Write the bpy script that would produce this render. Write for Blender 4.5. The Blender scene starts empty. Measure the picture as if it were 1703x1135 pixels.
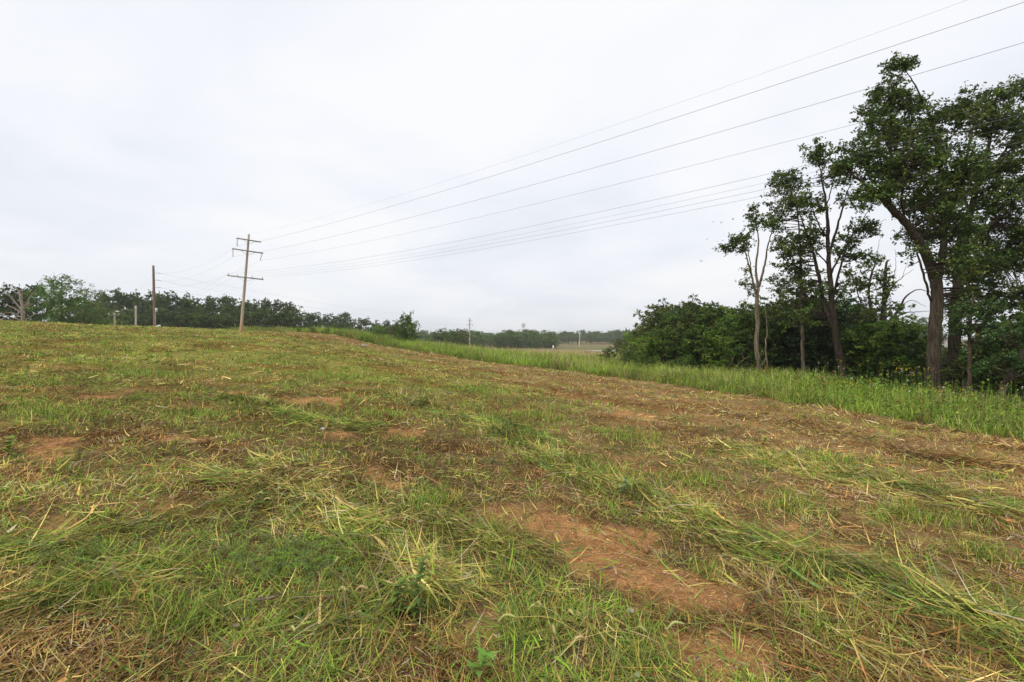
import bpy, math, random
import numpy as np
from mathutils import Vector
R = math.radians
rng = np.random.RandomState(7)
random.seed(7)
scene = bpy.context.scene

# ------------------------------------------------------------------ camera, sky, sun, exposure
EYE, F, CX, CY = 1.6, 851.5, 851.5, 567.5        # eye height, focal length and centre in photograph pixels
cam_d = bpy.data.cameras.new('camera'); cam = bpy.data.objects.new('camera', cam_d)
scene.collection.objects.link(cam); scene.camera = cam
cam.location = (0, 0, EYE); cam.rotation_euler = (R(90), 0, 0)
cam_d.sensor_width = 36.0; cam_d.lens = 18.0; cam_d.clip_start = 0.05; cam_d.clip_end = 12000

SUN_EL, SUN_AZ = 52.0, 215.0                     # high, behind the camera's left shoulder (azimuth from +Y, clockwise)
world = bpy.data.worlds.new('World'); scene.world = world; world.use_nodes = True
nt = world.node_tree; nt.nodes.clear()
def N(tree, t, **kw):
    n = tree.nodes.new(t)
    for k, v in kw.items(): setattr(n, k, v)
    return n
out = N(nt, 'ShaderNodeOutputWorld'); bg = N(nt, 'ShaderNodeBackground')
sky = N(nt, 'ShaderNodeTexSky'); sky.sky_type = 'NISHITA'; sky.sun_disc = False
sky.sun_elevation = R(SUN_EL); sky.sun_rotation = R(SUN_AZ); sky.dust_density = 4.0; sky.air_density = 1.0
sk = N(nt, 'ShaderNodeMix', data_type='RGBA', blend_type='MULTIPLY'); sk.inputs[0].default_value = 1
sk.inputs[7].default_value = (.10, .10, .10, 1)
nt.links.new(sky.outputs[0], sk.inputs[6])
tc = N(nt, 'ShaderNodeTexCoord'); sep = N(nt, 'ShaderNodeSeparateXYZ'); nt.links.new(tc.outputs['Generated'], sep.inputs[0])
ab = N(nt, 'ShaderNodeMath', operation='ABSOLUTE'); nt.links.new(sep.outputs[2], ab.inputs[0])
ad = N(nt, 'ShaderNodeMath', operation='ADD'); nt.links.new(ab.outputs[0], ad.inputs[0]); ad.inputs[1].default_value = .22
vd = N(nt, 'ShaderNodeVectorMath', operation='DIVIDE'); nt.links.new(tc.outputs['Generated'], vd.inputs[0])
cmb = N(nt, 'ShaderNodeCombineXYZ')
for i in range(3): nt.links.new(ad.outputs[0], cmb.inputs[i])
nt.links.new(cmb.outputs[0], vd.inputs[1])
nz = N(nt, 'ShaderNodeTexNoise'); nz.inputs['Scale'].default_value = 1.15; nz.inputs['Detail'].default_value = 5
nz.inputs['Roughness'].default_value = .5; nz.inputs['Distortion'].default_value = .35
nt.links.new(vd.outputs[0], nz.inputs['Vector'])
cr = N(nt, 'ShaderNodeValToRGB'); e = cr.color_ramp.elements
e[0].position = .34; e[0].color = (.560, .582, .628, 1)
e[1].position = .66; e[1].color = (.672, .675, .684, 1)
m = cr.color_ramp.elements.new(.50); m.color = (.622, .638, .676, 1)
nt.links.new(nz.outputs[0], cr.inputs[0])
mx = N(nt, 'ShaderNodeMix', data_type='RGBA'); mx.inputs[0].default_value = .95   # nearly closed cloud deck over the clear sky
nt.links.new(sk.outputs[2], mx.inputs[6]); nt.links.new(cr.outputs[0], mx.inputs[7])
nt.links.new(mx.outputs[2], bg.inputs[0]); bg.inputs[1].default_value = 1.0
nt.links.new(bg.outputs[0], out.inputs[0])

sd = bpy.data.lights.new('sun', 'SUN'); sun = bpy.data.objects.new('sun', sd); scene.collection.objects.link(sun)
sd.energy = 1.5; sd.angle = R(20); sd.color = (1.0, .95, .86)
a, el = R(SUN_AZ), R(SUN_EL)
dirv = Vector((math.sin(a) * math.cos(el), math.cos(a) * math.cos(el), math.sin(el)))
sun.rotation_euler = dirv.to_track_quat('Z', 'Y').to_euler(); sun.location = (0, -5, 60)
scene.view_settings.view_transform = 'Standard'; scene.view_settings.look = 'None'
scene.view_settings.exposure = 0.60; scene.view_settings.gamma = 1.0; scene.view_settings.use_curve_mapping = False
scene.render.engine = 'CYCLES'
scene.cycles.max_bounces = 6; scene.cycles.diffuse_bounces = 3; scene.cycles.glossy_bounces = 2
scene.cycles.transmission_bounces = 4; scene.cycles.transparent_max_bounces = 4; scene.cycles.volume_bounces = 1
scene.cycles.use_denoising = True

# ------------------------------------------------------------------ numpy helpers
def vnoise(x, y, seed=0):
    x = np.asarray(x, float); y = np.asarray(y, float)
    xi = np.floor(x).astype(np.int64); yi = np.floor(y).astype(np.int64); fx = x - xi; fy = y - yi
    fx = fx * fx * (3 - 2 * fx); fy = fy * fy * (3 - 2 * fy)
    def h(i, j):
        n = (i * 374761393 + j * 668265263 + seed * 982451653) & 0x7fffffff
        n = ((n ^ (n >> 13)) * 1274126177) & 0x7fffffff
        return ((n ^ (n >> 16)) & 0xffff) / 65535.0
    return (h(xi, yi) * (1 - fx) + h(xi + 1, yi) * fx) * (1 - fy) + (h(xi, yi + 1) * (1 - fx) + h(xi + 1, yi + 1) * fx) * fy
def fbm(x, y, seed=0, o=3):
    s = 0; a_ = .5; t = 0
    for k in range(o):
        s = s + a_ * vnoise(x * 2 ** k + 17.3 * k, y * 2 ** k - 9.1 * k, seed + k); t += a_; a_ *= .5
    return s / t
def sstep(a_, b_, x):
    t = np.clip((x - a_) / (b_ - a_), 0, 1); return t * t * (3 - 2 * t)

# ------------------------------------------------------------------ terrain: a thin-plate spline near, gentle valley far
def row(px, py, D): return ((px - CX) / F * D, D, EYE + (CY - py) / F * D)
ctrl = [(0, 0, 0), (0, 4, 0), (-4, 3, .2), (4, 3, -.14), (-3, 8, .12), (3, 8, -.16), (0, 14, -.06), (-8, 8, .45), (-10, 2, .6),
        (9.7, 9.7, -.32), (8.9, 16.9, -.42), (5.4, 31, -.5), (-2.7, 45, -.25), (-10.5, 60, .35), (-17, 68, 1.05), (10, 0, -.35),
        (-20, 20, 1.2), (-22, 40, 1.7), (-12, 40, .7), (-35, 30, 2.3), (-30, 8, 1.8), (-10, 22, .5), (0, 28, -.2),
        row(0, 533, 56), row(100, 540, 64), row(200, 546, 74), row(258, 547.5, 80), row(400, 552, 65), row(480, 553.5, 70), row(560, 557, 76),
        (-44, 48, 2.75), (-70, 45, 4.3), (-60, 20, 3.8), (-85, 60, 3.0), (-80, 90, 1.2), (-60, 105, .6), (-35, 95, .5), (-45, 125, -.9),
        (-20, 95, -.2), (-10, 90, -.5), (0, 70, -.55), (5, 95, -.8), (20, 110, -1.1), (0, 120, -1.1), (-20, 125, -1.1), (-80, 130, -1.1),
        (16.5, 20, -.5), (13, 27, -.55), (11, 40, -.6), (14, 55, -.8), (25, 25, -.8), (30, 45, -1.0), (40, 20, -1.1), (40, 80, -1.2), (18, 8, -.6), (35, 0, -1.0),
        (-20, -20, 1.0), (0, -25, 0), (20, -25, -.7), (-60, -20, 3), (50, -30, -1.2)]
C = np.array(ctrl); n_ = len(C)
def U(r2): return .5 * r2 * np.log(r2 + 1e-9)
K = U(((C[:, None, :2] - C[None, :, :2]) ** 2).sum(-1)) + np.eye(n_) * 1.5
Pm = np.c_[np.ones(n_), C[:, :2]]
A_ = np.zeros((n_ + 3, n_ + 3)); A_[:n_, :n_] = K; A_[:n_, n_:] = Pm; A_[n_:, :n_] = Pm.T
W_ = np.linalg.solve(A_, np.r_[C[:, 2], 0, 0, 0])
def T(x, y):
    x = np.atleast_1d(np.asarray(x, float)); y = np.atleast_1d(np.asarray(y, float)); z = np.zeros(x.shape)
    r = np.hypot(x, y)
    xc = np.where(r > 150, x * 150 / np.maximum(r, 1e-6), x); yc = np.where(r > 150, y * 150 / np.maximum(r, 1e-6), y)
    for i0 in range(0, x.size, 60000):
        s = slice(i0, i0 + 60000)
        d2 = (xc[s, None] - C[None, :, 0]) ** 2 + (yc[s, None] - C[None, :, 1]) ** 2
        z[s] = U(d2) @ W_[:n_] + W_[n_] + W_[n_ + 1] * xc[s] + W_[n_ + 2] * yc[s]
    far = np.interp(r, [0, 120, 250, 420, 520, 650, 900, 1500, 5000], [-1.1, -1.1, -2.1, -1.0, 0.6, 2.2, 3.6, 3.6, 3.6])
    far = far + (fbm(x / 90, y / 90, 5) - .5) * 1.0 * sstep(150, 400, r)
    w = sstep(95, 140, r); z = z * (1 - w) + far * w
    near = 1 - sstep(60, 130, r)
    z = z + near * ((fbm(x / 4, y / 4, 11) - .5) * .14 + (vnoise(x / .8, y / .8, 12) - .5) * .045 + (vnoise(x / .27, y / .27, 13) - .5) * .022)
    return z
def T1(x, y): return float(T(x, y)[0])
def P(px, py, D): return np.array(row(px, py, D))
def Gd(px, D):                                    # point of the ground seen in column px at depth D
    x = (px - CX) / F * D; return np.array((x, D, T1(x, D)))
def Gp(px, py):                                   # point of the ground seen at a pixel
    D = np.geomspace(1.2, 130, 900); x = (px - CX) / F * D; z = EYE + (CY - py) / F * D
    k = np.argmax(T(x, D) > z); k = max(k, 1)
    return np.array((x[k], D[k], T1(x[k], D[k])))

# ------------------------------------------------------------------ mesh helpers
def mesh_np(name, V, tris=None, quads=None, col=None, smooth=False, mat=None):
    me = bpy.data.meshes.new(name); V = np.asarray(V, np.float32)
    L = []; st = []; o = 0
    for f, k in ((quads, 4), (tris, 3)):
        if f is not None and len(f):
            f = np.asarray(f, np.int32); L.append(f.ravel()); st.append(o + np.arange(len(f)) * k); o += len(f) * k
    L = np.concatenate(L); st = np.concatenate(st)
    me.vertices.add(len(V)); me.vertices.foreach_set('co', V.ravel())
    me.loops.add(len(L)); me.loops.foreach_set('vertex_index', L.astype(np.int32))
    me.polygons.add(len(st)); me.polygons.foreach_set('loop_start', st.astype(np.int32))
    if smooth: me.polygons.foreach_set('use_smooth', np.ones(len(st), bool))
    if col is not None:
        at = me.color_attributes.new('Col', 'FLOAT_COLOR', 'POINT')
        at.data.foreach_set('color', np.c_[np.asarray(col, np.float32), np.ones(len(V), np.float32)].ravel())
    me.update(calc_edges=True)
    if mat: me.materials.append(mat)
    return me
def obj(name, me, parent=None, loc=None):
    o = bpy.data.objects.new(name, me); scene.collection.objects.link(o)
    if parent is not None: o.parent = parent
    if loc is not None: o.location = loc
    return o
def tag(o, label=None, cat=None, group=None, kind=None):
    if label: o['label'] = label
    if cat: o['category'] = cat
    if group: o['group'] = group
    if kind: o['kind'] = kind
    return o
def thing(name, label, cat, loc, group=None):
    o = bpy.data.objects.new(name, None); scene.collection.objects.link(o); o.location = tuple(loc); o.empty_display_size = .3
    return tag(o, label, cat, group)
def dup(root, loc, rz, sc, label=None, group=None):
    r = root.copy(); scene.collection.objects.link(r); r.location = tuple(loc); r.rotation_euler = (0, 0, rz); r.scale = sc
    if label: r['label'] = label
    if group: r['group'] = group
    for ch in root.children:
        c = ch.copy(); scene.collection.objects.link(c); c.parent = r
    return r
class Acc:                                        # collects vertices, quads, triangles and colours into one mesh
    def __init__(s): s.V = []; s.Q = []; s.T = []; s.C = []; s.n = 0
    def add(s, V, Q=None, Tr=None, col=(1, 1, 1)):
        V = np.asarray(V, float); col = np.asarray(col, float)
        if col.ndim == 1: col = np.tile(col, (len(V), 1))
        if Q is not None and len(Q): s.Q.append(np.asarray(Q) + s.n)
        if Tr is not None and len(Tr): s.T.append(np.asarray(Tr) + s.n)
        s.V.append(V); s.C.append(col); s.n += len(V)
    def tube(s, pts, rad, sides=8, col=(1, 1, 1), wob=0, cap=True):
        pts = np.asarray(pts, float); n = len(pts); rad = np.broadcast_to(np.asarray(rad, float), (n,))
        tg = np.gradient(pts, axis=0); tg /= np.linalg.norm(tg, axis=1)[:, None] + 1e-9
        ref = np.array((1., 0, 0)) if abs(tg[0][0]) < .8 else np.array((0, 1., 0)); u = np.zeros((n, 3)); w = np.zeros((n, 3))
        for i in range(n):
            ref = ref - tg[i] * ref.dot(tg[i]); ref /= np.linalg.norm(ref) + 1e-9; u[i] = ref; w[i] = np.cross(tg[i], ref)
        an = np.arange(sides) / sides * 2 * np.pi
        rr = rad[:, None] * (1 + wob * rng.uniform(-1, 1, (n, sides)))
        V = pts[:, None, :] + rr[..., None] * (np.cos(an)[None, :, None] * u[:, None] + np.sin(an)[None, :, None] * w[:, None])
        i = np.arange(n - 1)[:, None] * sides; j = np.arange(sides)[None, :]; j2 = (j + 1) % sides
        Q = np.stack([i + j, i + j2, i + sides + j2, i + sides + j], -1).reshape(-1, 4)
        V = V.reshape(-1, 3); Tr = None
        if cap:
            V = np.vstack([V, pts[-1:], pts[:1]]); b = (n - 1) * sides; jj = np.arange(sides); j3 = (jj + 1) % sides
            Tr = np.vstack([np.c_[b + jj, b + j3, np.full(sides, n * sides)], np.c_[j3, jj, np.full(sides, n * sides + 1)]])
        s.add(V, Q, Tr, col)
    def box(s, c, ax, ay, az, col=(1, 1, 1)):     # centre and three half-axis vectors
        c, ax, ay, az = (np.asarray(v, float) for v in (c, ax, ay, az))
        V = [c + i * ax + j * ay + k * az for k in (-1, 1) for j in (-1, 1) for i in (-1, 1)]
        s.add(V, [(0, 2, 3, 1), (4, 5, 7, 6), (0, 1, 5, 4), (2, 6, 7, 3), (0, 4, 6, 2), (1, 3, 7, 5)], None, col)
    def mesh(s, name, mat, smooth=False):
        return mesh_np(name, np.vstack(s.V), np.vstack(s.T) if s.T else None, np.vstack(s.Q) if s.Q else None, np.vstack(s.C), smooth, mat)
def spline(pts, n=24):                            # Catmull-Rom through the points (any columns)
    p = np.asarray(pts, float)
    if len(p) < 3:
        t = np.linspace(0, 1, n)[:, None]; return p[0] * (1 - t) + p[-1] * t
    q = np.vstack([2 * p[0] - p[1], p, 2 * p[-1] - p[-2]]); u = np.linspace(0, len(p) - 1 - 1e-6, n); k = u.astype(int); t = (u - k)[:, None]
    a0, a1, a2, a3 = q[k], q[k + 1], q[k + 2], q[k + 3]
    return .5 * (2 * a1 + (a2 - a0) * t + (2 * a0 - 5 * a1 + 4 * a2 - a3) * t ** 2 + (3 * a1 - a0 - 3 * a2 + a3) * t ** 3)

# blades: bent tapering strips, all at once
def blades(base, az, elev, length, width, bend, cols, nseg=2, roll=None, tipcol=None, shape=1.0):
    n = len(base); t = np.linspace(0, 1, nseg + 1); V = np.zeros((n, 2 * nseg + 1, 3)); CC = np.zeros((n, 2 * nseg + 1, 3))
    pos = base.astype(float).copy(); ca, sa = np.cos(az), np.sin(az); roll = np.zeros(n) if roll is None else roll
    side = np.stack([-sa * np.cos(roll), ca * np.cos(roll), np.sin(roll)], -1)
    tipcol = cols if tipcol is None else tipcol
    for k in range(nseg + 1):
        w = width * (1 - t[k] ** 1.6) * (shape + (1 - shape) * np.sin(np.pi * min(1, t[k] * 1.4 + .12)))
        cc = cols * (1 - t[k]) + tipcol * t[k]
        if k < nseg:
            V[:, 2 * k] = pos - side * w[:, None] / 2; V[:, 2 * k + 1] = pos + side * w[:, None] / 2; CC[:, 2 * k] = cc; CC[:, 2 * k + 1] = cc
            e_ = elev - bend * (t[k] + .5 / nseg); ds = length / nseg
            pos = pos + np.stack([np.cos(e_) * ca * ds, np.cos(e_) * sa * ds, np.sin(e_) * ds], -1)
        else: V[:, 2 * k] = pos; CC[:, 2 * k] = cc
    b = (np.arange(n) * (2 * nseg + 1))[:, None]
    Q = np.concatenate([b + np.array([[2 * k, 2 * k + 1, 2 * k + 3, 2 * k + 2]]) for k in range(nseg - 1)]) if nseg > 1 else None
    Tr = b + np.array([[2 * nseg - 2, 2 * nseg - 1, 2 * nseg]])
    return V.reshape(-1, 3), Q, Tr, CC.reshape(-1, 3)
def leaves(cen, size, cols, up=.35, aspect=.55, droop=0.0):
    n = len(cen); nrm = rng.normal(size=(n, 3)); nrm[:, 2] = np.abs(nrm[:, 2]) + up; nrm /= np.linalg.norm(nrm, axis=1)[:, None]
    d = rng.normal(size=(n, 3)); d[:, 2] -= droop; d -= nrm * (d * nrm).sum(1)[:, None]; d /= np.linalg.norm(d, axis=1)[:, None] + 1e-9
    s = np.cross(nrm, d); L = size[:, None]; fold = nrm * (size * .12)[:, None]
    V = np.stack([cen - d * L * .5, cen + s * L * aspect * .5 + fold, cen + d * L * .5, cen - s * L * aspect * .5 + fold], 1)
    b = (np.arange(n) * 4)[:, None]
    return V.reshape(-1, 3), np.concatenate([b + np.array([[0, 1, 2]]), b + np.array([[0, 2, 3]])]), np.repeat(cols, 4, 0)
def pick(pal, w, n, jit=.18):
    pal = np.array(pal); k = rng.choice(len(pal), n, p=np.array(w) / sum(w))
    return np.clip(pal[k] * 1.10 * np.clip(1 + jit * rng.normal(size=(n, 1)), .55, 1.7) * (1 + .06 * rng.normal(size=(n, 3))), .004, .8)

# ------------------------------------------------------------------ materials
def mat(name): 
    m_ = bpy.data.materials.new(name); m_.use_nodes = True; m_.node_tree.nodes.clear(); return m_, m_.node_tree
def foliage_mat(name, trans=.3, rough=.55, spec=.25, tint=(1, 1, 1)):
    m_, t = mat(name); o = N(t, 'ShaderNodeOutputMaterial'); p = N(t, 'ShaderNodeBsdfPrincipled'); tr = N(t, 'ShaderNodeBsdfTranslucent')
    at = N(t, 'ShaderNodeVertexColor'); at.layer_name = 'Col'; mi = N(t, 'ShaderNodeMixShader'); mi.inputs[0].default_value = trans
    c = N(t, 'ShaderNodeMix', data_type='RGBA', blend_type='MULTIPLY'); c.inputs[0].default_value = 1; c.inputs[7].default_value = (*tint, 1)
    t.links.new(at.outputs[0], c.inputs[6]); t.links.new(c.outputs[2], p.inputs['Base Color']); t.links.new(c.outputs[2], tr.inputs[0])
    p.inputs['Roughness'].default_value = rough; p.inputs['Specular IOR Level'].default_value = spec
    t.links.new(p.outputs[0], mi.inputs[1]); t.links.new(tr.outputs[0], mi.inputs[2]); t.links.new(mi.outputs[0], o.inputs[0]); return m_
def rough_mat(name, c1, c2, scale=(8, 8, 8), rough=.85, bump=.4, attr=False, dist=.02, detail=6):
    m_, t = mat(name); o = N(t, 'ShaderNodeOutputMaterial'); p = N(t, 'ShaderNodeBsdfPrincipled'); p.inputs['Roughness'].default_value = rough
    p.inputs['Specular IOR Level'].default_value = .2
    co = N(t, 'ShaderNodeTexCoord'); mp = N(t, 'ShaderNodeMapping'); mp.inputs['Scale'].default_value = scale
    nn = N(t, 'ShaderNodeTexNoise'); nn.inputs['Scale'].default_value = 1; nn.inputs['Detail'].default_value = detail; nn.inputs['Roughness'].default_value = .65
    t.links.new(co.outputs['Object'], mp.inputs[0]); t.links.new(mp.outputs[0], nn.inputs['Vector'])
    r_ = N(t, 'ShaderNodeValToRGB'); r_.color_ramp.elements[0].position = .32; r_.color_ramp.elements[1].position = .68
    r_.color_ramp.elements[0].color = (*c1, 1); r_.color_ramp.elements[1].color = (*c2, 1); t.links.new(nn.outputs[0], r_.inputs[0])
    col = r_.outputs[0]
    if attr:
        at = N(t, 'ShaderNodeVertexColor'); at.layer_name = 'Col'; mu = N(t, 'ShaderNodeMix', data_type='RGBA', blend_type='MULTIPLY'); mu.inputs[0].default_value = 1
        t.links.new(col, mu.inputs[6]); t.links.new(at.outputs[0], mu.inputs[7]); col = mu.outputs[2]
    t.links.new(col, p.inputs['Base Color'])
    b = N(t, 'ShaderNodeBump'); b.inputs['Strength'].default_value = bump; b.inputs['Distance'].default_value = dist
    t.links.new(nn.outputs[0], b.inputs['Height']); t.links.new(b.outputs[0], p.inputs['Normal']); t.links.new(p.outputs[0], o.inputs[0]); return m_
M_grass = foliage_mat('grass_blades', .22, .6, .05)
M_hay = foliage_mat('cut_hay', .12, .7, .04)
M_leaf = foliage_mat('tree_leaves', .30, .5, .14)
M_far = foliage_mat('far_leaves', .25, .7, .06)
M_bark = rough_mat('bark', (.035, .028, .022), (.19, .16, .13), (15, 15, 2.0), .95, 1.0, True, .06)
M_pole = rough_mat('weathered_pole_wood', (.55, .55, .55), (1, 1, 1), (22, 22, 1.2), .85, .4, True, .01)
M_metal = rough_mat('galvanised_metal', (.30, .31, .32), (.45, .46, .47), (10, 10, 10), .5, .1)
M_porc = rough_mat('glazed_insulator', (.26, .25, .25), (.42, .41, .40), (10, 10, 10), .3, .05)
M_wire = rough_mat('aluminium_wire', (.14, .14, .15), (.22, .22, .23), (3, 3, 3), .6, .05)
M_paint = rough_mat('coloured_surface', (.85, .85, .85), (1, 1, 1), (3, 3, 3), .6, .1, True)
M_stone = rough_mat('stone', (.30, .27, .23), (.58, .54, .48), (30, 30, 30), .9, .6, False, .01)

# ------------------------------------------------------------------ layout of the field: mown edge and cut swaths
edge_px = [(1703, 9.7), (1300, 16.9), (1130, 23), (1000, 31), (905, 38), (800, 45.5), (712, 58), (640, 66), (565, 73), (500, 78)]
EDGE = np.array([(12.4, -10), (11.6, 0)] + [((p - CX) / F * d, d) for p, d in edge_px] + [(-46, 82)])
EDGE = spline(EDGE, 60)
def edge_dist(x, y):                              # signed: positive inside the mown field; also the edge's direction there
    best = np.full(x.shape, 1e9); sg = np.ones(x.shape); tx = np.zeros(x.shape); ty = np.ones(x.shape)
    for i in range(len(EDGE) - 1):
        ax_, ay_ = EDGE[i]; bx_, by_ = EDGE[i + 1]; dx, dy = bx_ - ax_, by_ - ay_; L2 = dx * dx + dy * dy
        u = np.clip(((x - ax_) * dx + (y - ay_) * dy) / L2, 0, 1); d = np.hypot(x - ax_ - u * dx, y - ay_ - u * dy)
        k = d < best; best = np.where(k, d, best); cr_ = dx * (y - ay_) - dy * (x - ax_)
        sg = np.where(k, np.where(cr_ > 0, 1, -1), sg); l = math.sqrt(L2); tx = np.where(k, dx / l, tx); ty = np.where(k, dy / l, ty)
    return best * sg, tx, ty
soil_px = [(520, 667, 110, 9), (395, 655, 50, 6), (200, 658, 45, 6), (700, 716, 40, 9), (560, 715, 40, 7), (985, 905, 130, 38), (1120, 975, 120, 35), (1010, 955, 60, 25),
           (420, 1060, 55, 45), (1190, 1100, 110, 45), (790, 1050, 45, 40), (30, 1010, 60, 25), (150, 880, 70, 25), (1370, 900, 60, 14), (920, 712, 45, 7),
           (1240, 830, 60, 10), (1610, 985, 60, 14), (300, 735, 90, 10), (90, 745, 70, 12), (1480, 780, 70, 7), (1040, 690, 60, 6), (640, 800, 40, 12), (1330, 1010, 40, 18)]
SOIL = []
for (px, py, rx, ry) in soil_px:
    c = Gp(px, py); b_ = Gp(px, py + ry); f_ = Gp(px, py - ry); SOIL.append((c[0], c[1], rx / F * c[1], max(.1, (f_[1] - b_[1]) / 2)))
def soil_mask(x, y):
    m_ = np.zeros(x.shape)
    r0_ = np.hypot(x, y); w1 = .10 + .05 * r0_; xw = x + (fbm(x / (.25 + .03 * r0_), y / (.25 + .03 * r0_), 35) - .5) * w1 * 2.4; yw = y + (fbm(x / (.25 + .03 * r0_) + 40, y / (.25 + .03 * r0_), 36) - .5) * w1 * 3.2
    for (cx, cy, rx, ry) in SOIL: m_ = np.maximum(m_, (1.0 if cy < 5.2 and cx > .2 else .62) *(1 - np.hypot((xw - cx) / (rx * 1.1), (yw - cy) / (ry * 1.15))))
    n = fbm(x / .9, y / .9, 31); r = np.hypot(x, y)
    m_ = np.clip(m_ * 1.6, 0, 1) * (.25 + 1.4 * fbm(x / .30, y / .30, 33))
    m_ = sstep(.18, .55, m_)
    return np.clip(np.maximum(m_, sstep(.62, .76, n) * (.6 - .45 * sstep(8, 25, r))), 0, 1)
def brown_zone(x, y, s):                          # the drier band of stubble beside the uncut strip and its swaths
    sw = .5 + .5 * np.sin(s * 2 * np.pi / 2.1 + 1.2 * vnoise(x / 3, y / 3, 41))
    return np.clip((1 - sstep(4.0, 11, s + 3 * (fbm(x / 5, y / 5, 42) - .5))) * (.55 + .6 * sw) + .25 * (fbm(x / 2.5, y / 2.5, 43) - .4), 0, 1)
def green_zone(x, y, s):
    return sstep(.42, .58, fbm(x / 1.9 + 5, y / 1.9, 51)) * (.25 + .75 * sstep(2, 8, s))

def patch(x, y, seed, k=.38):                     # 0..1, thatch and growth alternate in patches drawn out along the swaths
    D_ = np.hypot(x, y); q = np.round(np.log2(1 + D_ / 6) * 2) / 2; sc_ = k * 2 ** q * .75; u_ = (x * .86 + y * .5) / sc_; v_ = (-x * .5 + y * .86) / (sc_ * 2.1)
    return np.clip((fbm(u_ + 9 * q, v_, seed, 3) - .5) * 2.6 + .5, 0, 1)

# ------------------------------------------------------------------ ground sheet
ang = np.r_[np.linspace(-62, 62, 420), np.linspace(66, 294, 60)]; rad = np.r_[0.3, np.geomspace(.8, 6000, 270)]
AA, RR = np.meshgrid(np.radians(ang), rad, indexing='ij'); gx = (RR * np.sin(AA)).ravel(); gy = (RR * np.cos(AA)).ravel(); gz = T(gx, gy)
na, nr = AA.shape
i = np.arange(na)[:, None]; j = np.arange(nr - 1)[None, :]; i2 = (i + 1) % na
Qg = np.stack([i * nr + j, i * nr + j + 1, i2 * nr + j + 1, i2 * nr + j], -1).reshape(-1, 4)
gs, _, _ = edge_dist(gx, gy); sm = soil_mask(gx, gy); gr = np.hypot(gx, gy)
soil = np.array((.39, .205, .09)); litter = np.array((.135, .092, .045)); olive = np.array((.225, .225, .055)); brown = np.array((.26, .175, .085))  # litter is darkened to paint in the shade between grass blades
bz = brown_zone(gx, gy, gs)[:, None]; far_w = sstep(6, 26, gr)[:, None]
gc = litter * (1 - far_w) + olive * far_w; gc = gc * (1 - bz) + brown * bz
pt = patch(gx, gy, 120)[:, None]; gc = gc * (1 - .75 * (pt < .5) * (.5 - pt) * 2 * np.array((.38, .58, .66))) * (.80 + .35 * patch(gx, gy, 121)[:, None]); gc = gc * (1 - sm[:, None]) + soil * sm[:, None]
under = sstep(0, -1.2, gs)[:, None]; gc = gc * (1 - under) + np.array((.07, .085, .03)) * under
tanf = (sstep(-6, -14, gs) * (gx < 60) * sstep(40, 60, gy))[:, None]; gc = gc * (1 - tanf) + np.array((.30, .225, .12)) * tanf
farc = np.stack([np.interp(fbm(gx / 45, gy / 22, 61), [.35, .5, .65], [v1, v2, v3]) for v1, v2, v3 in ((.14, .22, .25), (.17, .18, .165), (.07, .10, .10))], -1)
fw = sstep(150, 220, gr)[:, None]; gc = gc * (1 - fw) + farc * fw
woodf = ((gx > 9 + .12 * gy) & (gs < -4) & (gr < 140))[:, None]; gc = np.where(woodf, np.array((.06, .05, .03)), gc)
m_, t = mat('field_soil'); o_ = N(t, 'ShaderNodeOutputMaterial'); p_ = N(t, 'ShaderNodeBsdfPrincipled'); p_.inputs['Roughness'].default_value = .95; p_.inputs['Specular IOR Level'].default_value = .0
at = N(t, 'ShaderNodeVertexColor'); at.layer_name = 'Col'; co = N(t, 'ShaderNodeTexCoord')
n1 = N(t, 'ShaderNodeTexNoise'); n1.inputs['Scale'].default_value = 9; n1.inputs['Detail'].default_value = 10; n1.inputs['Roughness'].default_value = .72
n2 = N(t, 'ShaderNodeTexNoise'); n2.inputs['Scale'].default_value = 55; n2.inputs['Detail'].default_value = 6
for q in (n1, n2): t.links.new(co.outputs['Object'], q.inputs['Vector'])
r1 = N(t, 'ShaderNodeValToRGB'); r1.color_ramp.elements[0].position = .3; r1.color_ramp.elements[1].position = .7
r1.color_ramp.elements[0].color = (.60, .56, .52, 1); r1.color_ramp.elements[1].color = (1.30, 1.30, 1.32, 1); t.links.new(n1.outputs[0], r1.inputs[0])
r2 = N(t, 'ShaderNodeValToRGB'); r2.color_ramp.elements[0].position = .35; r2.color_ramp.elements[1].position = .65
r2.color_ramp.elements[0].color = (.72, .70, .68, 1); r2.color_ramp.elements[1].color = (1.2, 1.2, 1.2, 1); t.links.new(n2.outputs[0], r2.inputs[0])
u1 = N(t, 'ShaderNodeMix', data_type='RGBA', blend_type='MULTIPLY'); u1.inputs[0].default_value = 1; u2 = N(t, 'ShaderNodeMix', data_type='RGBA', blend_type='MULTIPLY'); u2.inputs[0].default_value = 1
t.links.new(at.outputs[0], u1.inputs[6]); t.links.new(r1.outputs[0], u1.inputs[7]); t.links.new(u1.outputs[2], u2.inputs[6]); t.links.new(r2.outputs[0], u2.inputs[7])
t.links.new(u2.outputs[2], p_.inputs['Base Color'])
bp = N(t, 'ShaderNodeBump'); bp.inputs['Strength'].default_value = .8; bp.inputs['Distance'].default_value = .03; t.links.new(n1.outputs[0], bp.inputs['Height'])
bp2 = N(t, 'ShaderNodeBump'); bp2.inputs['Strength'].default_value = .6; bp2.inputs['Distance'].default_value = .008; t.links.new(n2.outputs[0], bp2.inputs['Height']); t.links.new(bp.outputs[0], bp2.inputs['Normal'])
t.links.new(bp2.outputs[0], p_.inputs['Normal']); t.links.new(p_.outputs[0], o_.inputs[0]); M_soil = m_
V = np.c_[gx, gy, gz]
hub = len(V); V = np.vstack([V, [[0, 0, T1(0, 0)]]]); gc = np.vstack([gc, gc[:1]])
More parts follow.
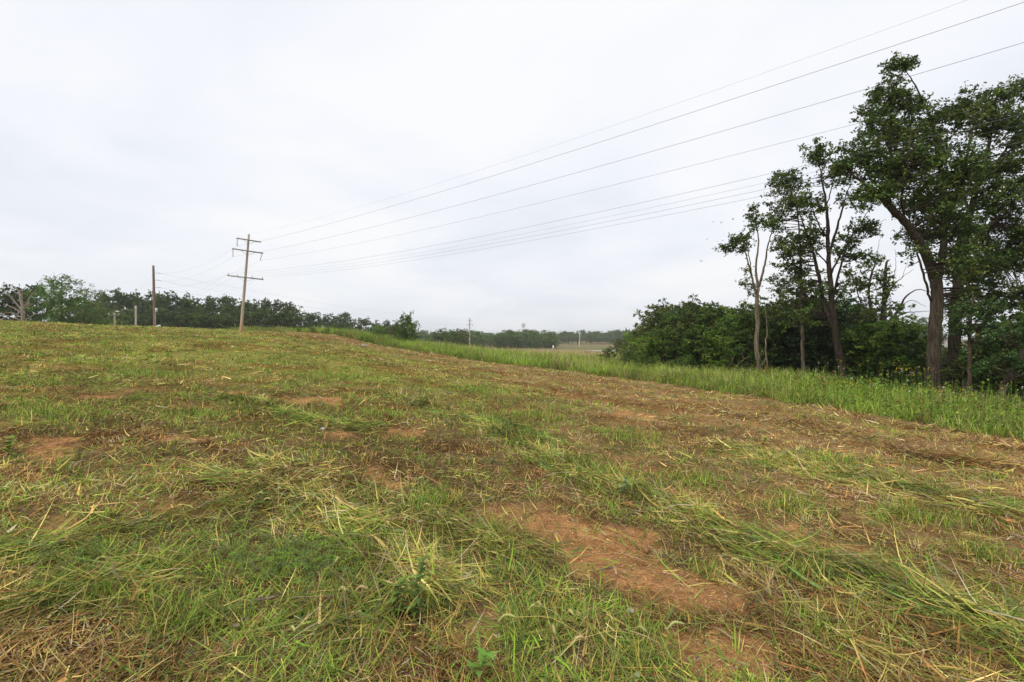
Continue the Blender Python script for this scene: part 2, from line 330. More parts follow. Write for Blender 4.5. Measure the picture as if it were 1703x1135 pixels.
Tg = np.c_[np.full(na, hub), np.arange(na) * nr, ((np.arange(na) + 1) % na) * nr]
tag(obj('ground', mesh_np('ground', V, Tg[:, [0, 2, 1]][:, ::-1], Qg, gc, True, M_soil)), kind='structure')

# ------------------------------------------------------------------ grass of the mown field
GREEN = (.20, .315, .038); DULL = (.155, .215, .042); BLUE = (.115, .165, .052); STRAW = (.53, .405, .14); OLIVE = (.34, .31, .070); BRN = (.25, .138, .052); TANG = (.37, .30, .19); YEL = (.40, .36, .11); ORA = (.46, .25, .085)
def scatter(n, d0, d1, k=-.6, px0=-260, px1=1960):     # random ground spots, denser nearby
    u = rng.rand(n); D = (d0 ** (k + 1) + u * (d1 ** (k + 1) - d0 ** (k + 1))) ** (1 / (k + 1)); px = rng.uniform(px0, px1, n)
    return (px - CX) / F * D, D
def put(acc, x, y, dz, az, elev, L, w, bend, col, nseg=2, roll=None, tip=None, shape=1.0):
    b = np.c_[x, y, T(x, y) + dz]; V_, Q_, T_, C_ = blades(b, az, elev, L, w, bend, col, nseg, roll, tip, shape); acc.add(V_, Q_, T_, C_)
def uni(a_, b_, n): return rng.uniform(a_, b_, n)

# (1) stubble and regrowth tufts
A = Acc()
tx_, ty_ = scatter(22500, 1.3, 80, -.42); s_, ex, ey = edge_dist(tx_, ty_); so = soil_mask(tx_, ty_); bz = brown_zone(tx_, ty_, s_); gz_ = green_zone(tx_, ty_, s_)
keep = (s_ > -.3) & (rng.rand(len(tx_)) > so * .93); tx_, ty_, s_, bz, gz_ = (v[keep] for v in (tx_, ty_, s_, bz, gz_)); n = len(tx_)
nb = rng.randint(9, 20, n); kind = np.clip(.30 * rng.rand(n) + .70 * (1 - patch(tx_, ty_, 120)), 0, 1); Dt = np.hypot(tx_, ty_)
g_p = np.clip(.60 + .40 * gz_ - .48 * bz - .20 * (1 - sstep(3.5, 6.5, Dt)), .08, .95)
pal_g = pick([GREEN, DULL, BLUE, OLIVE, (.08, .12, .035)], [.36, .28, .12, .16, .08], n, .18); pal_d = pick([STRAW, OLIVE, BRN, TANG, ORA], [.25, .25, .25, .15, .10], n, .2)
isg = kind < g_p; tc_ = np.where(isg[:, None], pal_g, pal_d) * (.62 + .72 * patch(tx_, ty_, 122, .25))[:, None]; th = np.where(isg, uni(.06, .15, n), uni(.04, .10, n)) * (1 + Dt / 90)
idx = np.repeat(np.arange(n), nb); m = len(idx); sp = uni(0, 1, m) ** .7 * (.05 + .10 * rng.rand(n))[idx] * (1 + Dt[idx] / 18); ph = uni(0, 2 * np.pi, m)
x = tx_[idx] + np.cos(ph) * sp; y = ty_[idx] + np.sin(ph) * sp
col = np.clip(tc_[idx] * (1 + .16 * rng.normal(size=(m, 1))), .01, .7); dry = rng.rand(m) < .15; col[dry] = pick([STRAW, BRN, OLIVE], [.4, .3, .3], dry.sum())
put(A, x, y, -.005, ph + rng.normal(0, .5, m), uni(.3, 1.4, m) * np.interp(Dt[idx], [2, 7], [.8, 1]), th[idx] * uni(.6, 1.3, m), .0038 * (1 + Dt[idx] / 5.5) * uni(.7, 1.4, m), uni(.1, 1.1, m), col, 2, None, col * 1.15)
tag(obj('stubble_grass', A.mesh('stubble_grass', M_grass)), 'short green and straw coloured stubble tufts across the mown field', 'grass', kind='stuff')

# (2) lush regrowth patches: finer, greener
lush_px = [(90, 690, 120, 18), (330, 690, 100, 16), (720, 838, 42, 22), (1050, 728, 70, 14), (620, 690, 60, 10), (250, 625, 70, 10), (560, 628, 60, 8), (1010, 790, 70, 16), (930, 770, 60, 12), (1310, 845, 70, 22),
           (1390, 770, 80, 10), (1590, 870, 80, 20), (880, 690, 60, 10), (790, 650, 60, 7), (1140, 800, 60, 14), (1370, 1050, 90, 45), (1180, 960, 30, 14), (880, 1050, 60, 40), (1090, 1080, 60, 40), (300, 1040, 90, 40), (160, 1000, 60, 25), (820, 900, 40, 30), (1640, 930, 50, 20), (60, 640, 60, 8), (450, 605, 50, 6), (1500, 860, 50, 16), (1340, 960, 60, 20)]
A = Acc()
for (px, py, rx, ry) in lush_px:
    c = Gp(px, py); b_ = Gp(px, py + ry); f_ = Gp(px, py - ry); wx = rx / F * c[1]; wy = max(.15, (f_[1] - b_[1]) / 2); D = c[1]
    dk = min(1.0, .15 + D / 11); n = int(min(5200, dk * 1500 * wx * wy / (1 + (D / 7) ** 1.5) + 350)); q = rng.normal(size=(n, 2)) * .48; x = c[0] + q[:, 0] * wx; y = c[1] + q[:, 1] * wy
    k = rng.rand(n) > soil_mask(x, y) * .7; x, y = x[k], y[k]; n = len(x)
    col = pick([GREEN, (.18, .30, .05), DULL, OLIVE, STRAW, (.08, .12, .035), BRN], [.34, .16, .20, .12, .07, .07, .04] if D > 5 else [.22, .05, .28, .13, .10, .14, .08], n, .2)
    put(A, x, y, -.01, uni(0, 6.28, n), uni(.55, 1.5, n), uni(.08, .21, n) * (1 + D / 120), .0036 * (1 + D / 5.5) * uni(.7, 1.5, n), uni(.1, 1.3, n), col, 3 if D < 9 else 2, None, col * 1.12)
tag(obj('regrowth_grass', A.mesh('regrowth_grass', M_grass)), 'bright green patches of regrown grass in the mown field', 'grass', kind='stuff')

# (3) cut stems lying over everything, mostly along the swaths
A = Acc()
x, y = scatter(140000, 1.3, 78, -.62); s_, ex, ey = edge_dist(x, y); so = soil_mask(x, y)
k = (s_ > -.2) & (rng.rand(len(x)) > so * .48); x, y, s_, ex, ey = (v[k] for v in (x, y, s_, ex, ey)); n = len(x); D = np.hypot(x, y); bz = brown_zone(x, y, s_); gz_ = green_zone(x, y, s_)
az = np.arctan2(ey, ex) + rng.normal(0, .75, n) + np.pi * (rng.rand(n) < .5)
ca_ = pick([STRAW, OLIVE, BRN, TANG, DULL, GREEN, ORA, YEL], [.18, .17, .20, .10, .15, .10, .07, .03], n, .28); cb_ = pick([BRN, ORA, STRAW, TANG, OLIVE], [.44, .14, .20, .14, .08], n, .22); cg_ = pick([DULL, GREEN, OLIVE, BLUE], [.4, .25, .2, .15], n, .2)
u = rng.rand(n); pt = patch(x, y, 120); tone = patch(x, y, 122, .25)[:, None]; thatch = rng.rand(n) < .85 * sstep(.62, .30, pt); ca_[thatch] = pick([BRN, ORA, STRAW, (.12, .075, .035), TANG], [.34, .20, .18, .20, .08], thatch.sum(), .25); cg_[thatch & (rng.rand(n) < .7)] = BRN; ca_ *= .58 + .78 * tone; cb_ *= .62 + .70 * tone; col = np.where((u < bz * .85)[:, None], cb_, np.where((u > 1 - .62 * gz_)[:, None], cg_, ca_))  # stem colour varies from darker to paler in random patches
L = uni(.06, .30, n) * (1 + D / 80)
put(A, x, y, uni(.003, .035, n) * (1 + D / 60), az, uni(-.02, .38, n), L, .0030 * (1 + D / 4.8) * np.exp(rng.normal(-.1, .5, n)), rng.normal(.15, .45, n), col, 2, rng.normal(0, .5, n), None)
tag(obj('cut_hay', A.mesh('cut_hay', M_hay)), 'loose cut grass stems lying over the mown field', 'hay', kind='stuff')

# (4) fine chaff on the ground close by
A = Acc(); x, y = scatter(90000, 1.3, 16, -.9); s_, ex, ey = edge_dist(x, y); k = s_ > 0; x, y = x[k], y[k]; n = len(x)
col = pick([STRAW, TANG, BRN, ORA, OLIVE], [.22, .28, .30, .1, .1], n, .25)
put(A, x, y, uni(.001, .012, n), uni(0, 6.28, n), uni(-.05, .25, n), uni(.015, .07, n), .0026 * (1 + np.hypot(x, y) / 5) * uni(.6, 1.7, n), uni(-.2, .3, n), col, 1, rng.normal(0, .4, n))
tag(obj('chaff', A.mesh('chaff', M_hay)), 'tiny chopped straw bits littering the bare soil', 'chaff', kind='stuff')

# clods and crumbs of dry clay
A = Acc(); x, y = scatter(26000, 1.5, 22, -.7); k = rng.rand(len(x)) < soil_mask(x, y) * .9; x, y = x[k], y[k]; n = len(x); sz = .0036 * np.exp(rng.normal(.1, .5, n)) * (1 + np.hypot(x, y) / 9); z = T(x, y)
oct_ = np.array([(1, 0, 0), (0, 1, 0), (-1, 0, 0), (0, -1, 0), (0, 0, .8), (0, 0, -.8)]); V_ = np.c_[x, y, z + sz * .3][:, None] + oct_[None] * sz[:, None, None] * rng.uniform(.6, 1.4, (n, 6, 3))
fo = np.array([(0, 1, 4), (1, 2, 4), (2, 3, 4), (3, 0, 4), (1, 0, 5), (2, 1, 5), (3, 2, 5), (0, 3, 5)]); A.add(V_.reshape(-1, 3), None, (np.arange(n)[:, None, None] * 6 + fo[None]).reshape(-1, 3), np.repeat(pick([(.40, .21, .09), (.34, .19, .09), (.44, .27, .14), (.46, .36, .24)], [.4, .3, .24, .06], n, .2), 6, 0))
tag(obj('soil_clods', A.mesh('soil_clods', M_hay)), 'crumbs and clods of orange clay on the bare patches', 'soil', kind='stuff')

# (5) windrows: heaped, combed hay
W = [  # pixel polyline, half width (m), heap height, blades, green share
    ([(640, 655), (760, 692), (880, 748), (1000, 803), (1125, 848), (1235, 905), (1420, 962), (1560, 1012), (1720, 1075)], .30, .10, 15000, .55),
    ([(1180, 742), (1290, 768), (1395, 795), (1550, 830), (1730, 875)], .38, .09, 6500, .5),
    ([(1480, 752), (1530, 762), (1600, 771), (1660, 778)], .22, .10, 1500, .05),
    ([(1265, 975), (1345, 1032), (1440, 1092)], .09, .05, 1500, .1),
    ([(330, 672), (420, 668), (470, 690), (540, 705), (640, 715)], .40, .10, 5000, .75),
    ([(720, 690), (800, 700), (880, 725), (920, 745)], .35, .10, 3500, .85),
    ([(-40, 935), (120, 900), (300, 868), (420, 832), (520, 800)], .22, .07, 4200, .5),
    ([(330, 800), (430, 815), (540, 850), (610, 905), (680, 960), (720, 1010)], .30, .15, 9000, .45),
    ([(430, 770), (520, 790), (600, 810), (680, 870)], .25, .09, 3500, .4),
    ([(540, 1060), (600, 1010), (650, 985)], .20, .07, 1300, .6),
    ([(0, 1040), (150, 985), (260, 965)], .20, .06, 1800, .7), ([(700, 880), (800, 900), (900, 930)], .22, .07, 2200, .3),
    ([(1250, 640), (1400, 690), (1560, 720), (1720, 752)], .35, .06, 2600, .02), ([(1080, 668), (1250, 695), (1420, 728)], .5, .07, 2600, .02),
    ([(480, 565), (600, 590), (700, 612), (820, 632), (980, 655)], .5, .10, 2600, .05), ([(520, 580), (640, 606), (760, 632), (900, 660)], .5, .10, 2400, .1), ([(560, 565), (660, 580), (760, 598)], .6, .1, 1800, .0),
    ([(60, 620), (200, 632), (330, 650), (460, 690)], .5, .08, 2600, .6), ([(0, 590), (160, 598), (320, 612), (520, 640)], .6, .08, 2200, .5)]
A = Acc()
for (pl, hw, hh, nb, gsh) in W:
    wp = np.array([Gp(*p)[:2] for p in pl]); wp = spline(wp, 60); seg = np.linalg.norm(np.diff(wp, axis=0), axis=1)
    dmid = np.hypot(*((wp[:-1] + wp[1:]) / 2).T); wt = seg / dmid ** .8; k = rng.choice(len(seg), nb, p=wt / wt.sum()); u = rng.rand(nb)
    c = wp[k] * (1 - u[:, None]) + wp[k + 1] * u[:, None]; d = (wp[k + 1] - wp[k]) / seg[k][:, None]; q = rng.normal(0, .62, nb); hw = hw * 1.25; c = c + np.c_[-d[:, 1], d[:, 0]] * (q * hw)[:, None]
    gate = sstep(.36, .58, fbm(c[:, 0] / .8 + 3, c[:, 1] / .8, 79)); kp = rng.rand(nb) < .22 + .78 * gate; c, d, q = c[kp], d[kp], q[kp]; nb = len(c)
    D = np.hypot(c[:, 0], c[:, 1]); lump = .55 + .9 * fbm(c[:, 0] / .45, c[:, 1] / .45, 77); h = hh * np.exp(-q * q * 2.2) * lump * rng.rand(nb) ** .6
    az = np.arctan2(d[:, 1], d[:, 0]) + rng.normal(0, .35, nb) + 1.1 * (vnoise(c[:, 0] / .35, c[:, 1] / .35, 80) - .5) + rng.normal(0, .5, nb) * (rng.rand(nb) < .4) + np.pi * (rng.rand(nb) < .5)
    gm = rng.rand(nb) < gsh * (.6 + .8 * fbm(c[:, 0] / .6, c[:, 1] / .6, 78)); cg_ = pick([DULL, GREEN, BLUE, (.17, .24, .07), OLIVE], [.34, .22, .18, .14, .12], nb, .18)
    cd_ = pick([STRAW, OLIVE, YEL, BRN, TANG], [.28, .26, .12, .22, .12] if gsh > .02 and gsh != .05 else [.12, .05, .02, .66, .15], nb, .2)
    put(A, c[:, 0], c[:, 1], h, az, uni(-.12, .42, nb), rng.uniform(.1, .62, nb) ** 1.4 * .85 * (1 + D / 70), .0038 * (1 + D / 6) * np.exp(rng.normal(-.1, .5, nb)), rng.normal(.35, .7, nb), np.where(gm[:, None], cg_, cd_) * (.5 + .9 * patch(c[:, 0], c[:, 1], 123, .16))[:, None], 3 if D.mean() < 9 else 2, rng.normal(0, .6, nb))
tag(obj('hay_windrow', A.mesh('hay_windrow', M_hay)), 'combed windrows of drying green and straw coloured hay', 'hay', kind='stuff')

# (6) foxtail stalks lying in the heap, with bristly drooping heads
A = Acc()
fox = [(rng.normal(470, 75), rng.normal(815, 30)) for _ in range(60)] + [(rng.normal(640, 60), rng.normal(850, 35)) for _ in range(25)] + [(rng.uniform(100, 1600), rng.uniform(760, 1110)) for _ in range(26)]
for (px, py) in fox:
    g = Gp(px, min(py, 1110)); a0 = rng.normal(2.6, .7); L = rng.uniform(.25, .5); h0 = rng.uniform(.05, .16)
    d = np.array((math.cos(a0), math.sin(a0), 0)); p0 = g + (0, 0, .02) - d * L; p1 = g + (0, 0, h0); hl = rng.uniform(.06, .12)
    st = spline([p0, (p0 + p1) / 2 + (0, 0, h0 * .5), p1], 7); A.tube(st, .0016, 4, pick([(.22, .26, .08), STRAW], [.6, .4], 1)[0], 0, False)
    hd = spline([p1, p1 + d * hl * .5 + (0, 0, .008), p1 + d * hl * .9 - (0, 0, hl * .35)], 8); r_ = .0075 * np.sin(np.linspace(.35, 2.95, 8)) ** .6
    cc = pick([(.42, .40, .15), (.36, .37, .14), (.45, .36, .16)], [.4, .4, .2], 1, .1)[0]; A.tube(hd, r_, 6, cc, .25)
    nbr = 60; k = rng.randint(0, 8, nbr); an = uni(0, 6.28, nbr); V_, Q_, T_, C_ = blades(hd[k], an, uni(-.7, 1.0, nbr), uni(.012, .02, nbr), np.full(nbr, .0011), np.zeros(nbr), np.tile(cc * 1.15, (nbr, 1)), 1); A.add(V_, Q_, T_, C_)
tag(obj('foxtail_stalks', A.mesh('foxtail_stalks', M_hay)), 'pale bristly foxtail seed heads lying in the hay heap', 'grass', kind='stuff')

# (7) feathery weeds, wilted among the hay
A = Acc()
for (px, py, n, sx, sy) in [(440, 945, 120, 60, 18), (520, 930, 70, 40, 15), (140, 930, 45, 70, 14), (380, 680, 60, 60, 8), (800, 705, 70, 60, 8), (1245, 905, 40, 60, 10), (1620, 1030, 40, 60, 20), (880, 745, 40, 50, 8), (560, 960, 40, 40, 20), (1420, 955, 40, 50, 12)]:
    for _ in range(n):
        g = Gp(rng.normal(px, sx), min(1120, rng.normal(py, sy))); a0 = rng.uniform(0, 6.28); L = rng.uniform(.08, .2); d = np.array((math.cos(a0), math.sin(a0), rng.uniform(.1, .6)))
        st = spline([g + (0, 0, .03), g + d * L * .5 + (0, 0, .05), g + d * L + (0, 0, .03)], 8); k = np.repeat(np.arange(1, 8), 5); m = len(k); ccol = pick([BLUE, DULL, (.13, .18, .06), GREEN], [.3, .3, .2, .2], 1)[0]
        V_, Q_, T_, C_ = blades(st[k], a0 + rng.choice([-1, 1], m) * uni(.5, 1.2, m), uni(-.2, .6, m), uni(.02, .045, m), uni(.003, .006, m), uni(0, .6, m), np.clip(ccol * (1 + .15 * rng.normal(size=(m, 1))), .01, .6), 2); A.add(V_, Q_, T_, C_)
tag(obj('feathery_weeds', A.mesh('feathery_weeds', M_grass)), 'wilting blue green feathery weeds mixed through the hay', 'weeds', kind='stuff')

# ------------------------------------------------------------------ the uncut strip of tall grass and weeds
A = Acc(); n = 72000
u = rng.rand(n) ** 1.0; seg = np.linalg.norm(np.diff(EDGE, axis=0), axis=1); mid = (EDGE[:-1] + EDGE[1:]) / 2; dm = np.hypot(mid[:, 0], mid[:, 1]); wt = seg / dm ** .55
k = rng.choice(len(seg), n, p=wt / wt.sum()); c = EDGE[k] * (1 - u[:, None]) + EDGE[k + 1] * u[:, None]; d = (EDGE[k + 1] - EDGE[k]) / seg[k][:, None]
D0 = np.hypot(c[:, 0], c[:, 1]); depth = np.interp(D0, [8, 16, 30, 45, 80], [6.5, 5.5, 9, 16, 9]); off = rng.rand(n) ** 1.35 * depth
wig = 1.5 * (fbm(c[:, 0] / 1.1, c[:, 1] / 1.1, 91) - .5); c = c + np.c_[d[:, 1], -d[:, 0]] * (off + wig)[:, None]
D = np.hypot(c[:, 0], c[:, 1]); pat = fbm(c[:, 0] / 2.2, c[:, 1] / 2.2, 92); dry = sstep(.52, .66, pat) * .40 + .35 * sstep(4, 12, off) * sstep(30, 45, D)
TG = [(.27, .375, .05), (.215, .325, .044), (.31, .37, .075), (.15, .215, .045)]; col = pick(TG, [.35, .3, .2, .15], n, .14); dd = rng.rand(n) < dry; col[dd] = pick([(.40, .33, .17), (.34, .22, .13), OLIVE], [.5, .2, .3], dd.sum())
hgt = (.24 + .40 * pat + .18 * rng.rand(n)) * np.interp(off, [0, .5, 2], [.55, .9, 1.05]) * np.interp(D, [8, 18, 30, 45, 58, 75], [.78, .92, 1.5, 2.0, 2.4, 2.5])
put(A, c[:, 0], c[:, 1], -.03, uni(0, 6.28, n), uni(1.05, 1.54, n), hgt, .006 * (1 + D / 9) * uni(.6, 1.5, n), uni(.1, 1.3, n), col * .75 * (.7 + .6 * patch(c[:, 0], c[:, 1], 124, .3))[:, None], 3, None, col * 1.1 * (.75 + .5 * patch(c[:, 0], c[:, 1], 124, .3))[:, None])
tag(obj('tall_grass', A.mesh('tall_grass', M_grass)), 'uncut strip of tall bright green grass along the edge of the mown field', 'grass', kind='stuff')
A = Acc(); n = 3000; k = rng.choice(len(seg), n, p=wt / wt.sum()); u = rng.rand(n); c = EDGE[k] * (1 - u[:, None]) + EDGE[k + 1] * u[:, None]; d = (EDGE[k + 1] - EDGE[k]) / seg[k][:, None]; D = np.hypot(c[:, 0], c[:, 1]); c = c + np.c_[d[:, 1], -d[:, 0]] * (.3 + rng.rand(n) * np.interp(D, [8, 16, 30, 80], [6, 5, 9, 9]))[:, None]
put(A, c[:, 0], c[:, 1], -.02, uni(0, 6.28, n), uni(1.15, 1.55, n), uni(.4, .9, n) * np.interp(D, [8, 50, 75], [.95, 1.1, 1.6]), .005 * (1 + D / 12) * uni(.6, 1.5, n), uni(0, .7, n), pick([OLIVE, STRAW, BRN], [.4, .35, .25], n), 3, None, pick([(.45, .33, .16), (.30, .17, .09), OLIVE], [.4, .3, .3], n), .5)
tag(obj('seed_stalks', A.mesh('seed_stalks', M_grass)), 'thin tan and brown seed stalks standing above the uncut grass', 'grass', kind='stuff')
# broad-leaved weeds standing in the strip
A = Acc(); nw = 3800; k = rng.choice(len(seg), nw, p=wt / wt.sum()); u = rng.rand(nw); c = EDGE[k] * (1 - u[:, None]) + EDGE[k + 1] * u[:, None]; d = (EDGE[k + 1] - EDGE[k]) / seg[k][:, None]
D0 = np.hypot(c[:, 0], c[:, 1]); off = .1 + rng.rand(nw) * np.interp(D0, [8, 16, 30, 80], [6.0, 5, 8, 9]); c = c + np.c_[d[:, 1], -d[:, 0]] * off[:, None]; zz = T(c[:, 0], c[:, 1])
for i in range(nw):
    h = rng.uniform(.25, .75) * (1.25 if off[i] > 2.5 else .8); nl = rng.randint(14, 32); D = math.hypot(*c[i]); tt = rng.rand(nl) ** .7; an = uni(0, 6.28, nl); sp = uni(.02, .12, nl) * (1.2 - tt * .7)
    cen = np.c_[c[i, 0] + np.cos(an) * sp, c[i, 1] + np.sin(an) * sp, zz[i] + h * tt]; cc = pick([(.22, .33, .05), (.165, .265, .045), (.26, .34, .06), (.085, .13, .035), (.24, .15, .05)], [.34, .34, .12, .14, .06], 1, .15)[0]
    V_, T_, C_ = leaves(cen, uni(.035, .08, nl) * (1 + D / 60), np.clip(cc * (1 + .15 * rng.normal(size=(nl, 1))), .01, .6), .6, .42); A.add(V_, None, T_, C_)
    A.tube([(c[i, 0], c[i, 1], zz[i] - .02), (c[i, 0] + .02, c[i, 1], zz[i] + h)], [.004 * (1 + D / 25), .002 * (1 + D / 25)], 3, cc * .8, 0, False)
tag(obj('strip_weeds', A.mesh('strip_weeds', M_grass)), 'leafy green weeds standing in the uncut grass strip', 'weeds', kind='stuff')
# small yellow and white flower heads at the wood's edge
A = Acc(); fl = [(rng.normal(1510, 28), rng.uniform(19.0, 19.9), .75 + .35 * rng.rand()) for _ in range(45)] + [(rng.uniform(1180, 1290), rng.uniform(24.5, 27), .6 + .4 * rng.rand()) for _ in range(35)] + [(rng.uniform(1300, 1703), rng.uniform(13, 20), .5 + .4 * rng.rand()) for _ in range(60)] + [(rng.uniform(1360, 1470), rng.uniform(21, 23.5), .8 + .5 * rng.rand()) for _ in range(25)]
for (px, D, h) in fl:
    g = Gd(px, D); top = g + (0, 0, h); A.tube([g, top], [.006, .004], 3, (.12, .2, .05), 0, False)
    cc = (.62, .44, .03) if rng.rand() < .82 else (.75, .75, .72); V_, T_, C_ = leaves(np.tile(top, (5, 1)) + rng.normal(0, .02, (5, 3)), uni(.022, .045, 5), np.tile(cc, (5, 1)), 1.2, .8); A.add(V_, None, T_, C_)
tag(obj('wildflowers', A.mesh('wildflowers', M_grass)), 'small yellow and white wildflowers along the edge of the woods', 'flowers', kind='stuff')
# dry pale grass on the slope beyond the strip
A = Acc(); n = 16000; D = uni(48, 135, n); px = rng.uniform(690, 1060, n); x = (px - CX) / F * D; s_, _, _ = edge_dist(x, D); k = s_ < -7; x, D = x[k], D[k]; n = len(x); px = px[k]
gw = (rng.rand(n) < np.interp(px, [690, 820, 900], [.8, .45, .15])); col = np.where(gw[:, None], pick(TG, [1, 1, 1, 1], n), pick([(.42, .32, .17), (.36, .24, .13), (.40, .34, .2)], [.5, .25, .25], n))
put(A, x, D, -.03, uni(0, 6.28, n), uni(1.0, 1.5, n), uni(.35, .75, n), .05 * uni(.6, 1.5, n), uni(.1, .9, n), col, 2)
tag(obj('dry_grass', A.mesh('dry_grass', M_grass)), 'pale dry grass on the slope beyond the green strip', 'grass', kind='stuff')

# ------------------------------------------------------------------ trees
BARK = (1.0, 1.0, 1.0); LGREEN = [(.105, .155, .032), (.080, .122, .027), (.150, .195, .042), (.056, .086, .022)]
def crown_leaves(acc, cen, n_per, spread, size, pal, w, flat=.75, droop=0.3):
    ns = 6; tw = rng.normal(size=(len(cen), ns, 3)); tw[..., 2] *= .65; tw /= np.linalg.norm(tw, axis=2)[..., None]; tw *= rng.uniform(.7, 1.9, (len(cen), ns, 1)) * spread * 1.25
    idx = np.repeat(np.arange(len(cen)), n_per); n = len(idx); p = cen[idx] + tw[idx, rng.randint(0, ns, n)] * (rng.rand(n) ** .7)[:, None] + rng.uniform(-1, 1, (n, 3)) * spread * .34
    base = pick(pal, w, len(cen), .12)[idx]; col = np.clip(base * (1 + .15 * rng.normal(size=(n, 1))), .005, .5)
    V_, T_, C_ = leaves(p, uni(.7, 1.3, n) * size, col, .35, .6, droop); acc.add(V_, None, T_, C_)
def hero(name, label, D, limbs, blobs, bark=BARK, leaf=.125, pal=LGREEN, pw=(.35, .3, .15, .2), nper=36, spread=.19, cat='tree', group=None, twig=True, sides=10, rs=.84):
    """limbs: pixel polylines (px, py, depth offset, radius); blobs: (px, py, rx, ry, depth offset, clumps)"""
    L0 = limbs[0][0]; base = Gd(L0[0], D + L0[2]); root = thing(name, label, cat, base, group); off = base
    Aw = Acc(); S = []
    for q, lb in enumerate(limbs):
        pts = np.array([np.r_[P(a_, b_, D + c_), r_] for a_, b_, c_, r_ in lb]); n = max(6, 5 * len(lb)); sp = spline(pts, n); r_ = np.maximum(sp[:, 3] * rs, .008); pp = sp[:, :3].copy()
        if q == 0:
            pp[0, 2] = off[2] - .25; r_[0] *= 1.35; r_[1] *= 1.08
        pp[1:-1] += rng.normal(0, .012, (len(pp) - 2, 3)); r_ = r_ * rng.uniform(.96, 1.05, len(r_)); Aw.tube(pp - off, r_, sides if r_[0] > .06 else 6, bark, .07); S.append(np.c_[pp, r_])
    S = np.vstack(S); cl = []
    for (px, py, rx, ry, dd, nc) in blobs:
        v = rng.normal(size=(nc, 3)); v /= np.linalg.norm(v, axis=1)[:, None]; v *= (rng.rand(nc) ** .45)[:, None]; Dq = D + dd; sc = Dq / F
        cen = P(px, py, Dq) + v * np.array((rx * sc, (rx + ry) / 2 * sc * .9, ry * sc)); cl.append(cen)
    cl = np.vstack(cl)
    if twig:
        for c in cl:
            cost = np.linalg.norm(S[:, :3] - c, axis=1) + np.where(S[:, 2] > c[2] + .1, .8, 0); j = np.argmin(cost); a_ = S[j, :3]; r0 = min(S[j, 3] * .5, .028)
            if np.linalg.norm(c - a_) > .15: Aw.tube(spline([a_, a_ * .45 + c * .55 + rng.normal(0, .08, 3) + (0, 0, .05), c], 5) - off, np.linspace(r0, .006, 5), 4, bark, 0, False)
    obj('trunk', Aw.mesh('trunk', M_bark, True), root)
    Al = Acc(); crown_leaves(Al, cl - off, nper, spread, leaf, pal, pw); obj('crown', Al.mesh('crown', M_leaf), root)
    return root, S, off

# 1: pale-barked tree with three bare forks
r1_, _, _ = hero('pale_barked_tree', 'slender pale barked tree with bare forks and small leafy tops at the wood edge', 27,
    [[(1263, 640, 0, .27), (1264, 615, 0, .24), (1258, 580, 0, .215), (1260, 540, 0, .19), (1258, 505, 0, .17), (1261, 480, 0, .15)],
     [(1261, 482, 0, .13), (1257, 445, .1, .09), (1262, 400, .2, .06), (1256, 372, .2, .04), (1253, 350, .2, .02)],
     [(1262, 478, 0, .11), (1272, 440, -.2, .085), (1277, 410, -.3, .06), (1285, 380, -.3, .035), (1281, 362, -.3, .02)],
     [(1259, 492, 0, .10), (1250, 460, -.1, .08), (1245, 440, -.1, .065), (1238, 415, 0, .045), (1225, 400, 0, .03), (1205, 412, 0, .012)],
     [(1250, 460, -.1, .06), (1247, 432, .2, .045), (1240, 405, .3, .03), (1228, 390, .3, .015)],
     [(1276, 632, 0, .06), (1275, 600, -.2, .075), (1273, 575, -.2, .07), (1276, 545, -.2, .06), (1272, 510, -.2, .03)], [(1262, 612, 0, .07), (1269, 606, -.1, .07), (1274, 595, -.2, .06)]],
    [(1228, 403, 27, 17, 0, 34), (1206, 412, 14, 9, 0, 8), (1254, 368, 13, 18, .2, 16), (1252, 348, 7, 6, .2, 5), (1282, 370, 14, 16, -.3, 14), (1246, 478, 12, 16, 0, 9), (1258, 635, 25, 6, -.3, 7), (1240, 445, 8, 8, 0, 3)],
    bark=(1.6, 1.52, 1.3), rs=.58, leaf=.12, nper=36, spread=.20)
# 2: thin straight tree
hero('thin_straight_tree', 'thin straight grey trunk between the pale tree and the leaning oak', 26,
    [[(1336, 640, 0, .13), (1335, 600, 0, .115), (1334, 550, 0, .105), (1332, 490, 0, .09), (1331, 430, .1, .07), (1328, 370, .2, .045), (1322, 330, .2, .02)], [(1333, 470, 0, .05), (1318, 430, -.2, .03), (1300, 405, -.3, .015)], [(1332, 480, 0, .05), (1345, 440, .3, .03), (1352, 410, .3, .02)]],
    [(1318, 345, 26, 26, .3, 34), (1300, 300, 20, 14, .2, 16), (1306, 400, 28, 28, -.2, 30), (1330, 440, 32, 32, 0, 34), (1300, 470, 26, 26, .2, 22), (1345, 500, 30, 24, .3, 22), (1310, 520, 34, 20, .2, 26), (1350, 385, 20, 28, .6, 14)], bark=(1.2, 1.12, .95), rs=.75, leaf=.12)
